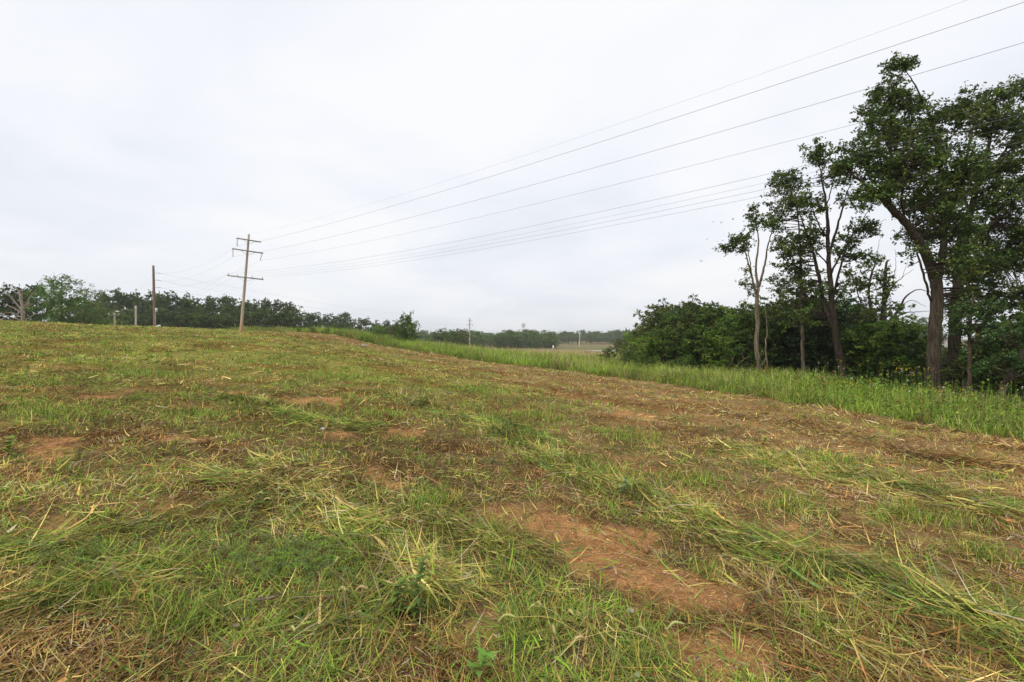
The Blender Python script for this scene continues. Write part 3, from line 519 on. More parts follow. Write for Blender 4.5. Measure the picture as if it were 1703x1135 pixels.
# 3: leaning double-stemmed oak
hero('leaning_double_oak', 'tall leaning tree with two dark stems forking low and an open crown', 24.5,
    [[(1400, 645, 0, .27), (1400, 615, 0, .25), (1393, 575, 0, .235), (1388, 545, 0, .22), (1385, 520, 0, .19), (1382, 480, 0, .165), (1378, 430, 0, .14), (1377, 380, 0, .11), (1374, 340, 0, .08), (1367, 300, 0, .05), (1360, 262, .1, .03), (1356, 238, .1, .012)],
     [(1387, 548, 0, .16), (1372, 510, .3, .14), (1363, 465, .4, .12), (1352, 420, .5, .09), (1340, 385, .6, .06), (1325, 345, .7, .03), (1300, 310, .7, .012)],
     [(1378, 425, 0, .10), (1392, 380, -.3, .075), (1402, 345, -.5, .05), (1412, 310, -.6, .02), (1425, 290, -.6, .012)],
     [(1384, 500, 0, .09), (1396, 450, -.5, .07), (1410, 405, -.7, .05), (1432, 370, -.9, .03), (1450, 340, -.9, .012)],
     [(1380, 460, 0, .08), (1400, 420, .4, .05), (1425, 385, .6, .02), (1450, 375, .7, .02), (1474, 365, .7, .008)],
     [(1374, 345, 0, .05), (1384, 310, .2, .035), (1392, 275, .3, .015)], [(1378, 400, 0, .06), (1360, 370, -.5, .04), (1345, 330, -.7, .02)], [(1377, 440, 0, .05), (1350, 410, -.8, .03)]],
    [(1357, 255, 26, 24, .1, 34), (1318, 300, 32, 18, .6, 30), (1300, 330, 22, 24, .7, 20), (1345, 340, 30, 26, -.4, 32), (1390, 290, 26, 30, .3, 28), (1425, 330, 32, 24, -.6, 32), (1440, 375, 30, 20, -.7, 24), (1405, 400, 30, 22, -.4, 24), (1345, 400, 30, 26, .3, 30), (1310, 420, 28, 30, .5, 24),
     (1420, 430, 26, 18, -.5, 16), (1350, 470, 28, 26, .5, 20), (1400, 480, 18, 16, -.4, 8), (1290, 370, 14, 16, .6, 9), (1330, 530, 30, 22, .4, 18)], bark=(.42, .37, .32), rs=.68, leaf=.125)
# 4: the big oak
hero('big_oak', 'largest oak with thick straight brown trunk and a heavy limb leaning over the field', 20,
    [[(1553, 662, 0, .37), (1552, 640, 0, .345), (1553, 590, 0, .335), (1556, 540, 0, .32), (1558, 490, 0, .31), (1555, 465, 0, .29), (1545, 435, -.1, .26), (1528, 400, -.3, .23), (1505, 370, -.5, .20), (1480, 345, -.8, .17), (1455, 320, -1.0, .12), (1430, 300, -1.2, .07), (1410, 285, -1.3, .03)],
     [(1556, 478, 0, .22), (1566, 430, .2, .19), (1572, 370, .3, .17), (1568, 310, .3, .14), (1560, 250, .2, .10), (1545, 190, 0, .06), (1520, 140, 0, .035), (1500, 105, 0, .012)],
     [(1480, 345, -.8, .10), (1478, 300, -.7, .085), (1482, 250, -.5, .06), (1480, 200, -.4, .035), (1490, 140, -.3, .012)],
     [(1548, 500, 0, .07), (1538, 465, -.3, .065), (1528, 430, -.5, .055), (1518, 405, -.6, .02)],
     [(1570, 390, .3, .11), (1590, 330, 0, .09), (1605, 270, -.2, .06), (1618, 215, -.2, .04), (1615, 160, -.1, .015)],
     [(1505, 370, -.5, .08), (1500, 320, -1.2, .06), (1510, 270, -1.5, .035), (1515, 220, -1.5, .015)], [(1455, 320, -1, .05), (1440, 280, -.8, .035), (1425, 245, -.8, .015)], [(1482, 250, -.5, .035), (1460, 215, -.4, .02), (1430, 200, -.4, .008)]],
    [(1494, 112, 24, 16, 0, 26), (1475, 150, 34, 22, -.2, 40), (1505, 175, 34, 28, 0, 44), (1445, 190, 34, 16, -.3, 26), (1465, 215, 40, 26, -.3, 50), (1510, 235, 44, 34, -.6, 70), (1430, 250, 38, 22, -.8, 36), (1410, 275, 28, 20, -1.1, 26), (1455, 280, 44, 26, -.8, 56), (1510, 290, 48, 34, -1, 76), (1560, 260, 40, 40, .2, 60),
     (1550, 330, 44, 40, .3, 66), (1530, 390, 34, 30, 1.0, 34), (1470, 320, 38, 18, -1.2, 34), (1590, 300, 36, 44, .1, 56), (1590, 380, 36, 40, .2, 50), (1600, 440, 34, 34, .3, 44), (1610, 180, 24, 34, -.1, 32), (1575, 200, 26, 26, .1, 26), (1520, 420, 20, 20, -.5, 7), (1600, 500, 36, 24, .5, 30), (1518, 340, 30, 22, .8, 24), (1600, 270, 30, 40, -1.0, 30), (1575, 350, 30, 40, -.9, 34), (1585, 430, 30, 30, -.8, 26), (1545, 200, 28, 26, -.5, 24), (1530, 260, 30, 30, -1.3, 26)], bark=(.60, .55, .47), rs=.68, leaf=.115, nper=38, sides=14)
# 5: second big trunk behind it
hero('shaded_oak', 'dark shaded oak trunk close behind the largest oak with a wide dense crown', 22.5,
    [[(1588, 650, 0, .36), (1587, 600, 0, .34), (1588, 540, 0, .31), (1592, 480, 0, .28), (1600, 420, 0, .24), (1612, 360, 0, .19), (1628, 300, 0, .14), (1645, 240, 0, .09), (1655, 180, 0, .05), (1660, 140, 0, .015)],
     [(1600, 430, 0, .16), (1630, 390, -.6, .12), (1665, 360, -1, .08), (1700, 345, -1.2, .05), (1740, 330, -1.2, .02)], [(1596, 470, 0, .13), (1630, 440, .3, .09), (1670, 420, .5, .06), (1720, 405, .6, .02), (1760, 400, .6, .01)], [(1628, 300, 0, .09), (1665, 260, .4, .06), (1695, 210, .5, .03), (1705, 160, .5, .01)], [(1612, 360, 0, .1), (1600, 300, .8, .07), (1595, 240, 1, .03)]],
    [(1655, 165, 30, 26, 0, 34), (1690, 150, 22, 30, .4, 26), (1640, 215, 34, 28, 0, 40), (1690, 225, 36, 34, .4, 46), (1735, 220, 34, 40, .4, 36), (1655, 280, 40, 32, .1, 52), (1700, 300, 40, 34, -.6, 50), (1650, 340, 40, 34, -.5, 54), (1745, 320, 36, 40, -1, 40), (1690, 375, 40, 28, -.6, 44), (1640, 400, 38, 32, .2, 50), (1620, 460, 40, 30, .3, 50), (1670, 440, 40, 28, .4, 46), (1720, 430, 44, 30, .6, 44), (1660, 490, 44, 24, .2, 44), (1620, 520, 36, 18, 0, 22), (1710, 490, 30, 20, .4, 20), (1770, 400, 40, 40, .5, 30), (1625, 190, 24, 30, -.4, 24), (1675, 195, 28, 30, -.5, 28), (1710, 260, 34, 34, -.8, 34), (1630, 290, 34, 34, -.8, 34), (1670, 330, 36, 30, -1.2, 34), (1710, 400, 34, 30, -.8, 30), (1650, 430, 34, 26, -.7, 28), (1610, 380, 28, 30, -.8, 22)],
    bark=(.55, .48, .40), rs=.7, leaf=.12, nper=38, sides=12)
# 6: thin dark tree and 7: leaning trunk
hero('thin_dark_tree', 'thin dark leafy sapling in front of the shaded oak', 18, [[(1611, 672, 0, .085), (1611, 630, 0, .075), (1612, 580, 0, .065), (1614, 530, 0, .05), (1618, 490, 0, .025)], [(1612, 560, 0, .03), (1635, 535, -.3, .02), (1650, 520, -.3, .008)]],
    [(1615, 520, 40, 18, 0, 26), (1590, 545, 26, 12, .2, 12), (1650, 512, 26, 12, -.2, 14), (1630, 575, 34, 10, 0, 10)], bark=(.7, .6, .5), leaf=.10, pal=[(.07, .12, .03), (.05, .09, .025)], pw=(.5, .5))
hero('leaning_trunk_tree', 'short tree with a thick trunk leaning away beside the shaded oak', 17.5, [[(1658, 680, 0, .14), (1668, 645, 0, .125), (1685, 615, .2, .11), (1705, 580, .3, .09), (1725, 540, .4, .05), (1750, 500, .5, .02)], [(1672, 640, 0, .05), (1690, 628, -.4, .04), (1712, 620, -.6, .02)], [(1690, 605, .2, .05), (1678, 575, -.2, .035), (1660, 560, -.4, .015)]],
    [(1690, 560, 34, 12, -.2, 20), (1725, 535, 34, 20, .3, 24), (1675, 595, 30, 9, -.3, 12), (1715, 610, 26, 12, -.5, 12), (1665, 545, 26, 9, -.2, 10), (1740, 580, 30, 24, .3, 20), (1640, 610, 22, 8, 0, 6)], bark=(.75, .68, .6), leaf=.10, pal=[(.075, .135, .032), (.05, .095, .026)], pw=(.5, .5))
# 8: half-dead vine-hung tree seen against the sky
hero('vine_hung_tree', 'half dead forked tree hung with vines and bare curving twigs against the sky', 31,
    [[(1462, 640, 0, .26), (1462, 590, 0, .24), (1466, 548, 0, .22), (1470, 520, 0, .17), (1471, 480, 0, .13), (1474, 440, 0, .08), (1480, 432, 0, .03)], [(1464, 556, 0, .13), (1480, 535, -.2, .11), (1495, 515, -.3, .08), (1510, 490, -.4, .05), (1530, 482, -.5, .03), (1552, 488, -.5, .012)],
     [(1470, 510, 0, .09), (1482, 480, .3, .06), (1500, 462, .4, .02), (1520, 448, .4, .01)], [(1485, 530, -.2, .05), (1510, 520, -.2, .035), (1545, 518, -.2, .015)], [(1462, 560, 0, .12), (1450, 520, .2, .1), (1445, 480, .3, .08), (1455, 440, .4, .05), (1460, 425, .4, .02)], [(1450, 545, .2, .07), (1432, 505, .4, .05), (1422, 470, .5, .03), (1412, 450, .5, .012)],
     [(1496, 512, -.3, .03), (1515, 500, .2, .02), (1540, 510, .3, .008)], [(1483, 478, .3, .025), (1490, 440, .3, .015), (1488, 415, .3, .005)], [(1458, 432, .4, .02), (1462, 405, .4, .012), (1468, 385, .4, .004)], [(1440, 450, .4, .015), (1425, 425, .4, .008), (1415, 415, .4, .004)], [(1500, 462, .4, .015), (1508, 440, .4, .01), (1512, 425, .4, .004)]],
    [(1472, 470, 9, 40, 0, 30), (1455, 430, 16, 14, .4, 14), (1440, 460, 14, 26, .3, 22), (1425, 470, 16, 14, .5, 14), (1450, 510, 16, 30, .2, 24), (1498, 510, 22, 8, -.2, 12), (1410, 455, 12, 10, .5, 8), (1430, 530, 24, 24, .2, 26)], bark=(.6, .55, .5), leaf=.14, nper=30, spread=.18)

# understory: templates grown from limbs, then placed one by one
def grow(seed, h, w, base, leaf, nclump, nper, spread, pal, pw, trunk_r, bark, lm=None, conic=0.0, sides=7):
    global rng
    keep_ = rng; rng = np.random.RandomState(seed); Aw = Acc(); Al = Acc(); k = np.linspace(0, 1, 9)
    tp = np.c_[np.cumsum(rng.normal(0, .02 * h, 9)) * .6, np.cumsum(rng.normal(0, .02 * h, 9)) * .6, k * h * .93]; tp[0, :2] = 0; tp[0, 2] = -.4; Aw.tube(tp, trunk_r * (1.15 - k * 1.0), sides, bark, .05)
    nl = 16; cl = []
    for q in range(nl):
        f = base + (.96 - base) * (q + rng.rand()) / nl; p0 = np.array([np.interp(f, k, tp[:, c]) for c in range(3)]); an = q * 2.4 + rng.normal(0, .3)
        g_ = (f - base) / (1 - base); prof = (1 - conic) * math.sqrt(max(.05, 1 - (2 * g_ - .85) ** 2 / 1.4)) + conic * (1.05 - g_); Lm = w / 2 * prof * rng.uniform(.7, 1.15); rise = rng.uniform(.05, .55) * Lm
        d = np.array((math.cos(an), math.sin(an), 0)); lp = spline([p0, p0 + d * Lm * .5 + (0, 0, rise * .7), p0 + d * Lm + (0, 0, rise)], 7); Aw.tube(lp, np.linspace(trunk_r * .38, .01, 7), 5, bark, 0, False)
        m_ = max(3, int(nclump / nl * prof * 1.25)); tt = rng.uniform(.3, 1.05, m_); c = np.stack([np.interp(tt, np.linspace(0, 1, 7), lp[:, j]) for j in range(3)], -1); c += rng.normal(size=(m_, 3)) * np.array((.13, .13, .10)) * w * (.35 + .4 * tt[:, None]); cl.append(c)
    top = tp[-1] + rng.normal(size=(8, 3)) * np.array((.07 * w, .07 * w, .05 * h)); cl.append(top); cl = np.vstack(cl); cl = cl[cl[:, 2] > base * h * .5]
    crown_leaves(Al, cl, nper, spread, leaf, pal, pw); r_ = (Aw.mesh('trunk', M_bark, True), Al.mesh('crown', lm or M_leaf)); rng = keep_; return r_
def plant(tm, name, label, cat, loc, rz, sc, group=None):
    o = thing(name, label, cat, loc, group); o.rotation_euler = (0, 0, rz); o.scale = sc
    a_ = obj('trunk', tm[0], o); b_ = obj('crown', tm[1], o); return o
UG = [(.100, .17, .032), (.074, .128, .028), (.15, .22, .042), (.050, .085, .022)]; UD = [(.066, .104, .028), (.046, .075, .023), (.095, .14, .034)]; UB = [(.185, .28, .042), (.14, .225, .036), (.23, .31, .06)]
UO = [(.105, .135, .034), (.075, .10, .026), (.14, .165, .042)]; UBK = [(.050, .085, .030), (.036, .064, .024), (.066, .105, .034)]
US = [grow(100 + q, 5.2, 4.2, .06, .15, 210, 44, .19, p_, w_, .09, (.6, .55, .5)) for q, (p_, w_) in enumerate([(UG, (.4, .3, .2, .1)), (UG, (.3, .4, .1, .2)), (UO, (.4, .3, .3)), (UB, (.4, .4, .2)), (UBK, (.3, .4, .3))])]
US.append(grow(106, 5.2, 3.4, .02, .13, 260, 40, .17, UBK, (.4, .3, .3), .09, (.6, .55, .5), None, .8))
wood = [  # px, depth, height, template, stretch
    (1032, 55, 4.6, 2, 1.1), (1050, 50, 5.2, 2, 1.1), (1072, 47, 6.6, 5, 1.0), (1062, 44, 3.6, 3, 1.0), (1098, 43, 7.0, 5, 1.0), (1100, 38, 4.8, 2, 1.1), (1128, 40, 6.6, 4, 1.0), (1126, 35, 4.2, 1, 1.1), (1078, 36, 2.6, 3, 1.2), (1205, 30, 3.0, 3, 1.0), (1165, 31, 3.0, 0, 1.2), (1150, 37, 6.9, 5, .9), (1160, 33, 4.8, 2, 1.1), (1180, 37, 6.0, 0, 1.0), (1192, 31, 4.4, 1, 1.1),
    (1206, 36, 6.2, 0, 1.1), (1222, 31, 5.2, 3, .9), (1236, 34, 6.0, 0, 1.1), (1238, 29, 3.8, 1, 1.0), (1275, 33, 6.0, 0, 1.0), (1296, 30, 5.0, 2, 1.1), (1318, 33, 6.2, 0, 1.1), (1322, 28.5, 4.2, 4, 1.2), (1358, 31, 5.8, 2, 1.1), (1368, 28, 4.4, 4, 1.1), (1392, 33, 5.6, 0, 1.0), (1420, 28.5, 4.0, 2, 1.1), (1428, 34, 4.8, 4, 1.1),
    (1440, 25.5, 2.9, 1, 1.2), (1478, 25, 3.3, 3, 1.3), (1502, 28, 3.6, 0, 1.1), (1470, 32, 3.8, 4, 1.3), (1516, 24, 2.6, 1, 1.1), (1598, 27, 2.0, 2, 1.5), (1640, 25, 2.0, 0, 1.5), (1680, 23, 2.2, 3, 1.4), (1625, 21, 2.2, 2, 1.3), (1662, 20.5, 2.3, 1, 1.2), (1706, 20, 3.2, 2, 1.2), (1720, 25, 4.4, 4, 1.2), (1760, 22, 4.6, 2, 1.2),
    (1100, 58, 6.5, 2, 1.1), (1150, 52, 6.8, 4, 1.1), (1210, 46, 6.6, 2, 1.1), (1260, 44, 6.6, 4, 1.1), (1310, 42, 6.4, 2, 1.2), (1360, 41, 6.0, 4, 1.2), (1405, 40, 5.0, 2, 1.2), (1590, 33, 2.0, 4, 1.8), (1650, 31, 1.9, 2, 1.8), (1700, 30, 1.9, 4, 1.8), (1480, 37, 3.4, 2, 1.4), (1800, 20, 5, 4, 1.2)]
def where(px):
    return ('at the tip of the wood by the valley field' if px < 1085 else 'in the thicket before the pale barked tree' if px < 1185 else 'close beside the pale barked tree' if px < 1250 else 'between the pale barked tree and the thin straight trunk' if px < 1340
            else 'behind the leaning double stemmed tree' if px < 1432 else 'below the vine hung tree' if px < 1535 else 'around the shaded oak')
look = {0: 'mid green bushy understory tree', 1: 'dull green leafy shrub', 2: 'olive green understory tree', 3: 'bright yellow green young tree', 4: 'very dark thicket tree', 5: 'dark conical evergreen'}
for (px, D, h, k, st) in wood:
    g = Gd(px, D)
    if px < 1330: h = min(h, (EYE + (CY - np.interp(px, [1020, 1040, 1070, 1100, 1145, 1200, 1240, 1330], [570, 556, 532, 508, 496, 512, 502, 498])) / F * D - g[2]) * (1.0 if k == 5 else .93))
    s0 = h / 5.2 * rng.uniform(.96, 1.04); size = 'low ' if h < 2.8 else 'tall ' if h > 6.1 else ''; l_ = size + look[k] + ' ' + where(px)
    plant(US[k], 'woodland_shrub' if k == 1 else 'understory_tree', l_, 'shrub' if k == 1 else 'tree', g, rng.uniform(0, 6.28), (s0 * st, s0 * st, s0), l_)

# left: tree group on the rise and the long treeline behind the crest
LP = [(.072, .112, .028), (.052, .085, .024), (.105, .15, .036)]; LB = [(.12, .215, .04), (.095, .17, .036), (.15, .24, .055)]
LT = [grow(200 + q, 10.5, 7.2, .06, .31, 215, 40, .38, LP, (.4, .35, .25), .20, (.8, .7, .6), M_far) for q in range(5)]
LTb = grow(220, 10.0, 8.5, .08, .28, 230, 28, .46, LB, (.4, .35, .25), .2, (.7, .6, .5), M_far); LTc = grow(221, 9.0, 7.5, .12, .28, 130, 24, .5, [(.13, .19, .05), (.10, .16, .04), (.15, .18, .06)], (.4, .4, .2), .18, (.8, .7, .6), M_far)
def by_top(px, D, ytop, tm, hh, name, label, group=None, st=1.0):
    g = Gd(px, D); h = EYE + (CY - ytop) / F * D - g[2]; s0 = h / hh; return plant(tm, name, label, 'tree', g, rng.uniform(0, 6.28), (s0 * st, s0 * st, s0), group)
by_top(22, 84, 481, LT[0], 10, 'dark_tree', 'dark round crowned tree right behind the bare grey dead tree', None, 1.0); by_top(62, 86, 478, LT[1], 10, 'dark_tree', 'dark leafy tree between the dead tree and the tall bright tree', None, .9); by_top(-25, 82, 490, LT[2], 10, 'dark_tree', 'dark leafy tree at the far end of the rise by the dead tree', None, .9)
by_top(97, 78, 460, LTb, 9.8, 'bright_green_tree', 'tallest bright green tree on the rise beside the dead tree', None, .80); by_top(138, 80, 480, LTc, 8.8, 'airy_tree', 'airy pale green tree with see-through crown beside the tallest bright tree', None, .85); by_top(168, 95, 512, LTc, 8.8, 'yellowish_tree', 'low yellowish green tree next to the short pole', None, 1.3); by_top(118, 90, 498, LTb, 9.8, 'low_green_tree', 'lower green tree filling in under the airy tree', None, 1.3)
tops = [(150, 500), (172, 492), (200, 490), (218, 486), (240, 494), (258, 488), (275, 494), (292, 493), (310, 497), (330, 500), (350, 499), (371, 496), (388, 505), (405, 504), (425, 506), (446, 502), (466, 503), (486, 510), (512, 519), (530, 523), (548, 524), (572, 519), (590, 535), (608, 532), (626, 533), (646, 535), (660, 540)]
def line_where(px):
    return 'beside the lamp pole' if px < 212 else 'behind the dark power pole' if px < 300 else 'between the dark pole and the leaning pole' if px < 378 else 'behind the leaning power pole' if px < 450 else 'above the bright bushes of the crest' if px < 560 else 'near the young bushy tree'
for q, (px, yt) in enumerate(tops):
    by_top(px, 128 + 10 * rng.rand() + (25 if px > 500 else 0), yt + rng.uniform(-3, 3), LT[q % 5], 10.2, 'treeline_tree', 'tall dark treeline tree ' + line_where(px), 'tall treeline trees ' + line_where(px), rng.uniform(.75, 1.0))
for q in range(26):
    px = 150 + q * 20 + rng.uniform(-6, 6); by_top(px, 118 + (20 if px > 490 else 0), np.interp(px, [150, 480, 520, 660], [520, 522, 538, 548]) + rng.uniform(-5, 5), LT[(q + 2) % 5], 10.2, 'treeline_tree', 'lower dark treeline tree ' + line_where(px), 'lower treeline trees ' + line_where(px), 1.15)
# bare dead tree
D = 64; g = Gd(38, D); root = thing('dead_tree', 'bare grey dead tree with forked limbs on the rise', 'tree', g); A = Acc()
for lb in [[(38, 545, .25), (38, 525, .22), (37, 512, .2), (34, 495, .14), (30, 483, .08), (18, 474, .03)], [(38, 515, .15), (44, 505, .1), (52, 492, .07), (60, 482, .03)], [(37, 518, .14), (30, 508, .1), (20, 497, .07), (10, 488, .04), (6, 480, .02)], [(35, 495, .08), (38, 484, .05), (43, 478, .02)], [(37, 522, .1), (22, 512, .06), (6, 506, .02)], [(42, 510, .06), (55, 505, .02)], [(36, 528, .08), (18, 520, .05), (0, 524, .02)], [(60, 522, .05), (45, 530, .06), (34, 536, .03)], [(0, 522, .06), (18, 528, .05), (32, 532, .03)], [(33, 492, .05), (24, 486, .02)]]:
    sp = spline(np.array([np.r_[P(a_, b_, D), r_] for a_, b_, r_ in lb]), 14); A.tube(sp[:, :3] - g + rng.normal(0, .03, (14, 3)), np.maximum(sp[:, 3] * .95, .05), 6, (2.3, 2.25, 2.1))
obj('trunk', A.mesh('trunk', M_bark, True), root)
# young bushy tree on the crest and shrubs beside it
YT = grow(230, 4.2, 4.8, .0, .17, 380, 52, .26, [(.11, .185, .036), (.085, .145, .03), (.15, .235, .045)], (.4, .3, .3), .07, (.7, .6, .5), None, .6)
by_top(677, 72, 522, YT, 4.4, 'young_bushy_tree', 'young bushy cone shaped tree alone on the crest of the grass strip', None, .66)
by_top(659, 74, 541, US[2], 5.1, 'small_dark_tree', 'small dark tree tucked against the young bushy tree', None, .9)
for px, yt, D, k, l_ in [(497, 545, 74, 3, 'low bright green bush at the tip of the grass strip'), (520, 544, 75, 3, 'bright green bush on the crest beside the strip tip'), (545, 545, 76, 3, 'bright green bush in the middle of the crest hedge'), (632, 542, 74, 3, 'spindly bright green sapling near the young bushy tree'), (735, 549, 150, 0, 'green tree standing beyond the crest near the slim far pole'), (752, 552, 155, 0, 'rounded green bush just before the slim far pole'), (769, 549, 165, 2, 'dark tree close beside the slim far pole')]:
    by_top(px, D, yt, US[k], 5.1, 'crest_bush' if D < 100 else 'distant_tree', l_, None, 1.4)
for px, D, h, k in [(1012, 40, 1.5, 1), (1046, 36, 1.4, 0), (1075, 33, 1.3, 1)]:
    plant(US[k], 'edge_bush', 'low round bush where the strip meets the wood', 'bush', Gd(px, D), 1.0 + px, (h / 5.2 * 1.4,) * 2 + (h / 5.2,), 'low bushes at the wood edge')

# far woods across the valley
FP = [(.105, .165, .042), (.135, .19, .048), (.078, .125, .036)]
FT = [grow(300 + q, 11, 7.5, .30 if q < 3 else .05, .55, 130, 15, .60, FP, (.4, .3, .3), .20, (1.6, 1.5, 1.3), M_far) for q in range(5)]
far = [(rng.uniform(925, 1075), rng.uniform(405, 440), rng.choice(3)) for _ in range(46)] + [(rng.uniform(690, 925), rng.uniform(240, 330), 3 + rng.choice(2)) for _ in range(95)] + [(rng.uniform(670, 1100), rng.uniform(450, 800), 3 + rng.choice(2)) for _ in range(150)]
for (px, D, k) in far:
    s0 = rng.uniform(.5, 1.08) * (.8 if D < 335 else 1.0); front = D < 445 and px > 920
    plant(FT[k], 'far_tree', 'far tree with a visible pale trunk at the front of the wood across the valley' if front else 'far green tree in the hazy wooded hillside across the valley', 'tree', Gd(px, D), rng.uniform(0, 6.28), (s0 * (1.1 if k < 3 else 1.55),) * 2 + (s0,), 'front trees of the far wood' if front else 'trees of the far hillside')
for (px, D, yt) in [(1532, 210, 530), (1548, 230, 536), (1520, 240, 540), (1640, 230, 540), (1690, 240, 538)]:
    by_top(px, D, yt, FT[3], 11, 'distant_tree', 'blue green hazy tree far behind the building past the wood', 'hazy trees behind the building', 1.2)

# ------------------------------------------------------------------ power poles and wires
def pole_mesh(A_, base, top, r0, r1, col, n=10):
    k = np.linspace(0, 1, n)[:, None]; cc = np.asarray(col) * (1 - k) * np.array((1.05, .88, .78)) + np.asarray(col) * k * np.array((.8, .86, .9))
    if n > 10: cc[:3] = cc[:3] * np.array([(1.05, .76, .58), (1.04, .86, .72), (1.02, .95, .88)])
    cc = np.vstack([np.repeat(cc, 12, 0), cc[-1:], cc[:1]]); A_.tube(np.asarray(base) * (1 - k) + np.asarray(top) * k, np.linspace(r0, r1, n), 12, cc, .03)
GREY = (.40, .355, .30)
def crossarm_pole(name, label, px, D, ybase, ytop, lean, arm_dir, arms, r0, r1, col, strings=True, foot=True):
    g = Gd(px, D); base = P(px, ybase, D); base[2] = min(base[2], g[2]); root = thing(name, label, 'utility pole', g); top = P(px + lean, ytop, D) - g
    Ap = Acc(); pole_mesh(Ap, (0, 0, -.6), top, r0, r1, col, 16); obj('shaft', Ap.mesh('shaft', M_pole, True), root)
    ax = np.array((arm_dir[0], arm_dir[1], 0.)); fw = np.array((-ax[1], ax[0], 0.)); up = np.array((0, 0, 1.)); ends = {}
    for ai, (y_, half, pins, hang, tilt) in enumerate(arms):
        f = (ybase - y_) / (ybase - ytop); c = top * f + fw * (-(r0 * (1 - f) + r1 * f) - .05); d = ax + up * tilt; d /= np.linalg.norm(d); u_ = np.cross(d, fw); u_ *= np.sign(u_[2])
        Aa = Acc(); Aa.box(c, d * half, fw * .055, u_ * .07, GREY); am = obj('crossarm', Aa.mesh('crossarm', M_pole), root)
        for sgn in (-1, 1):
            Ab = Acc(); Ab.tube([c + d * half * .45 * sgn - u_ * .06, c - u_ * .55 + d * .02 * sgn], .02, 5, (1, 1, 1)); obj('brace', Ab.mesh('brace', M_metal), am)
        for pz in pins:
            q = c + d * half * pz; Ai = Acc(); Ai.tube([q + u_ * .06, q + u_ * .16], .015, 6); Ai.tube([q + u_ * .13, q + u_ * .17, q + u_ * .22, q + u_ * .28], [.05, .065, .05, .03], 10); obj('insulator', Ai.mesh('insulator', M_porc, True), am); ends[(ai, pz)] = q + u_ * .29 + g
        for hz in hang:
            q = c + d * half * hz; Ai = Acc(); kk = np.linspace(0, 1, 15)[:, None]; dn = np.array((0, 0, -.95)) + (ax * -.25 if hz > 0 else 0); Ai.tube(q - u_ * .05 + dn * kk, .018 + .05 * (np.arange(15) % 2), 10); obj('insulator_string', Ai.mesh('insulator_string', M_porc, True), am); ends[(ai, hz)] = q - u_ * .05 + dn + g
    ends['top'] = top + g; return root, ends
ld = np.array((57., -54.)) / math.hypot(57, 54); perp = np.array((-ld[1], ld[0]))          # line direction and the arms across it
p1, E1 = crossarm_pole('leaning_power_pole', 'tall leaning wooden power pole with three crossarms on the crest', 400, 65, 552, 390, 14, perp,
    [(400, 1.45, [], [-.95], -.03), (418, 1.85, [], [-.95, .93], -.03), (462, 2.15, [-.95, -.45, .35, .95], [], -.03)], .195, .12, (.54, .47, .385))
def wire(name, label, pts, r, group=None):
    pts = np.asarray(pts); A_ = Acc(); A_.tube(pts - pts[0], r * .78, 5, (1, 1, 1), 0, False); o = obj(name, A_.mesh(name, M_wire, True), None, pts[0]); return tag(o, label, 'wire', group)
def run_right(label, start, p_mid, p_end, r):
    s0 = np.asarray(start)
    def at(px):                                   # where this wire's vertical plane meets the column px
        q = (px - CX) / F; tt = (q * s0[1] - s0[0]) / (ld[0] - q * ld[1]); return tt, s0[1] + ld[1] * tt
    t1, D1 = at(p_mid[0]); t2, D2 = at(p_end[0]); z1 = EYE + (CY - p_mid[1]) / F * D1 - s0[2]; z2 = EYE + (CY - p_end[1]) / F * D2 - s0[2]
    bc = np.linalg.solve(np.array([[t1, t1 * t1], [t2, t2 * t2]]), [z1, z2]); tt = np.linspace(0, t2 + 16, 60)
    wire('power_wire', label, np.c_[s0[0] + ld[0] * tt, s0[1] + ld[1] * tt, s0[2] + bc[0] * tt + bc[1] * tt * tt], r)
run_right('thin top ground wire from the tip of the leaning pole', E1['top'], (1000, 216), (1610, 0), .0045)
run_right('upper power wire from the top crossarm of the leaning pole', E1[(0, -.95)], (1000, 236), (1703, 4), .010)
run_right('power wire from the field end of the middle crossarm', E1[(1, -.95)], (1000, 276), (1703, 71), .0095)
run_right('power wire from the far end of the middle crossarm', E1[(1, .93)], (1000, 313), (1703, 134), .008)
for q, (k_, m_, e_, l_) in enumerate([(-.95, (1000, 352), (1703, 190), 'uppermost'), (-.45, (1000, 363), (1703, 207), 'second highest'), (.35, (1000, 371), (1703, 222), 'third highest'), (.95, (1000, 379), (1703, 236), 'lowest')]):
    run_right(l_ + ' of the four close wires from the lowest crossarm running to the oaks', E1[(2, k_)], m_, e_, .0075 if q != 1 else .005)
# dark pole on the crest with bracket insulators
D = 80; g = Gd(257.5, D); root = thing('dark_power_pole', 'dark brown power pole with three short side brackets on the crest', 'utility pole', g); top = P(255, 442, D) - g
A = Acc(); pole_mesh(A, (0, 0, -.6), top, .21, .16, (.27, .185, .14)); obj('shaft', A.mesh('shaft', M_pole, True), root); E2 = []
for y_ in (455, 467, 479):
    c = P(257, y_, D) - g; A = Acc(); A.tube([c + (.1, -.1, 0), c + (.5, -.15, .06), c + (1.15, -.25, -.05)], [.03, .03, .02], 6); obj('bracket', A.mesh('bracket', M_metal, True), root)
    A = Acc(); kk = np.linspace(0, 1, 9)[:, None]; A.tube((c + (.55, -.15, .06)) * (1 - kk) + (c + (1.15, -.25, -.05)) * kk, .03 + .03 * (np.arange(9) % 2), 8); obj('insulator', A.mesh('insulator', M_porc, True), root); E2.append(c + (1.15, -.25, -.05) + g)
A = Acc(); c = P(259.5, 516, D) - g; A.tube([c + (.12, -.12, -.32), c + (.12, -.12, -.28), c + (.12, -.12, .28), c + (.12, -.12, .32)], [.10, .16, .16, .09], 12, (.62, .62, .60)); obj('transformer', A.mesh('transformer', M_paint, True), root)
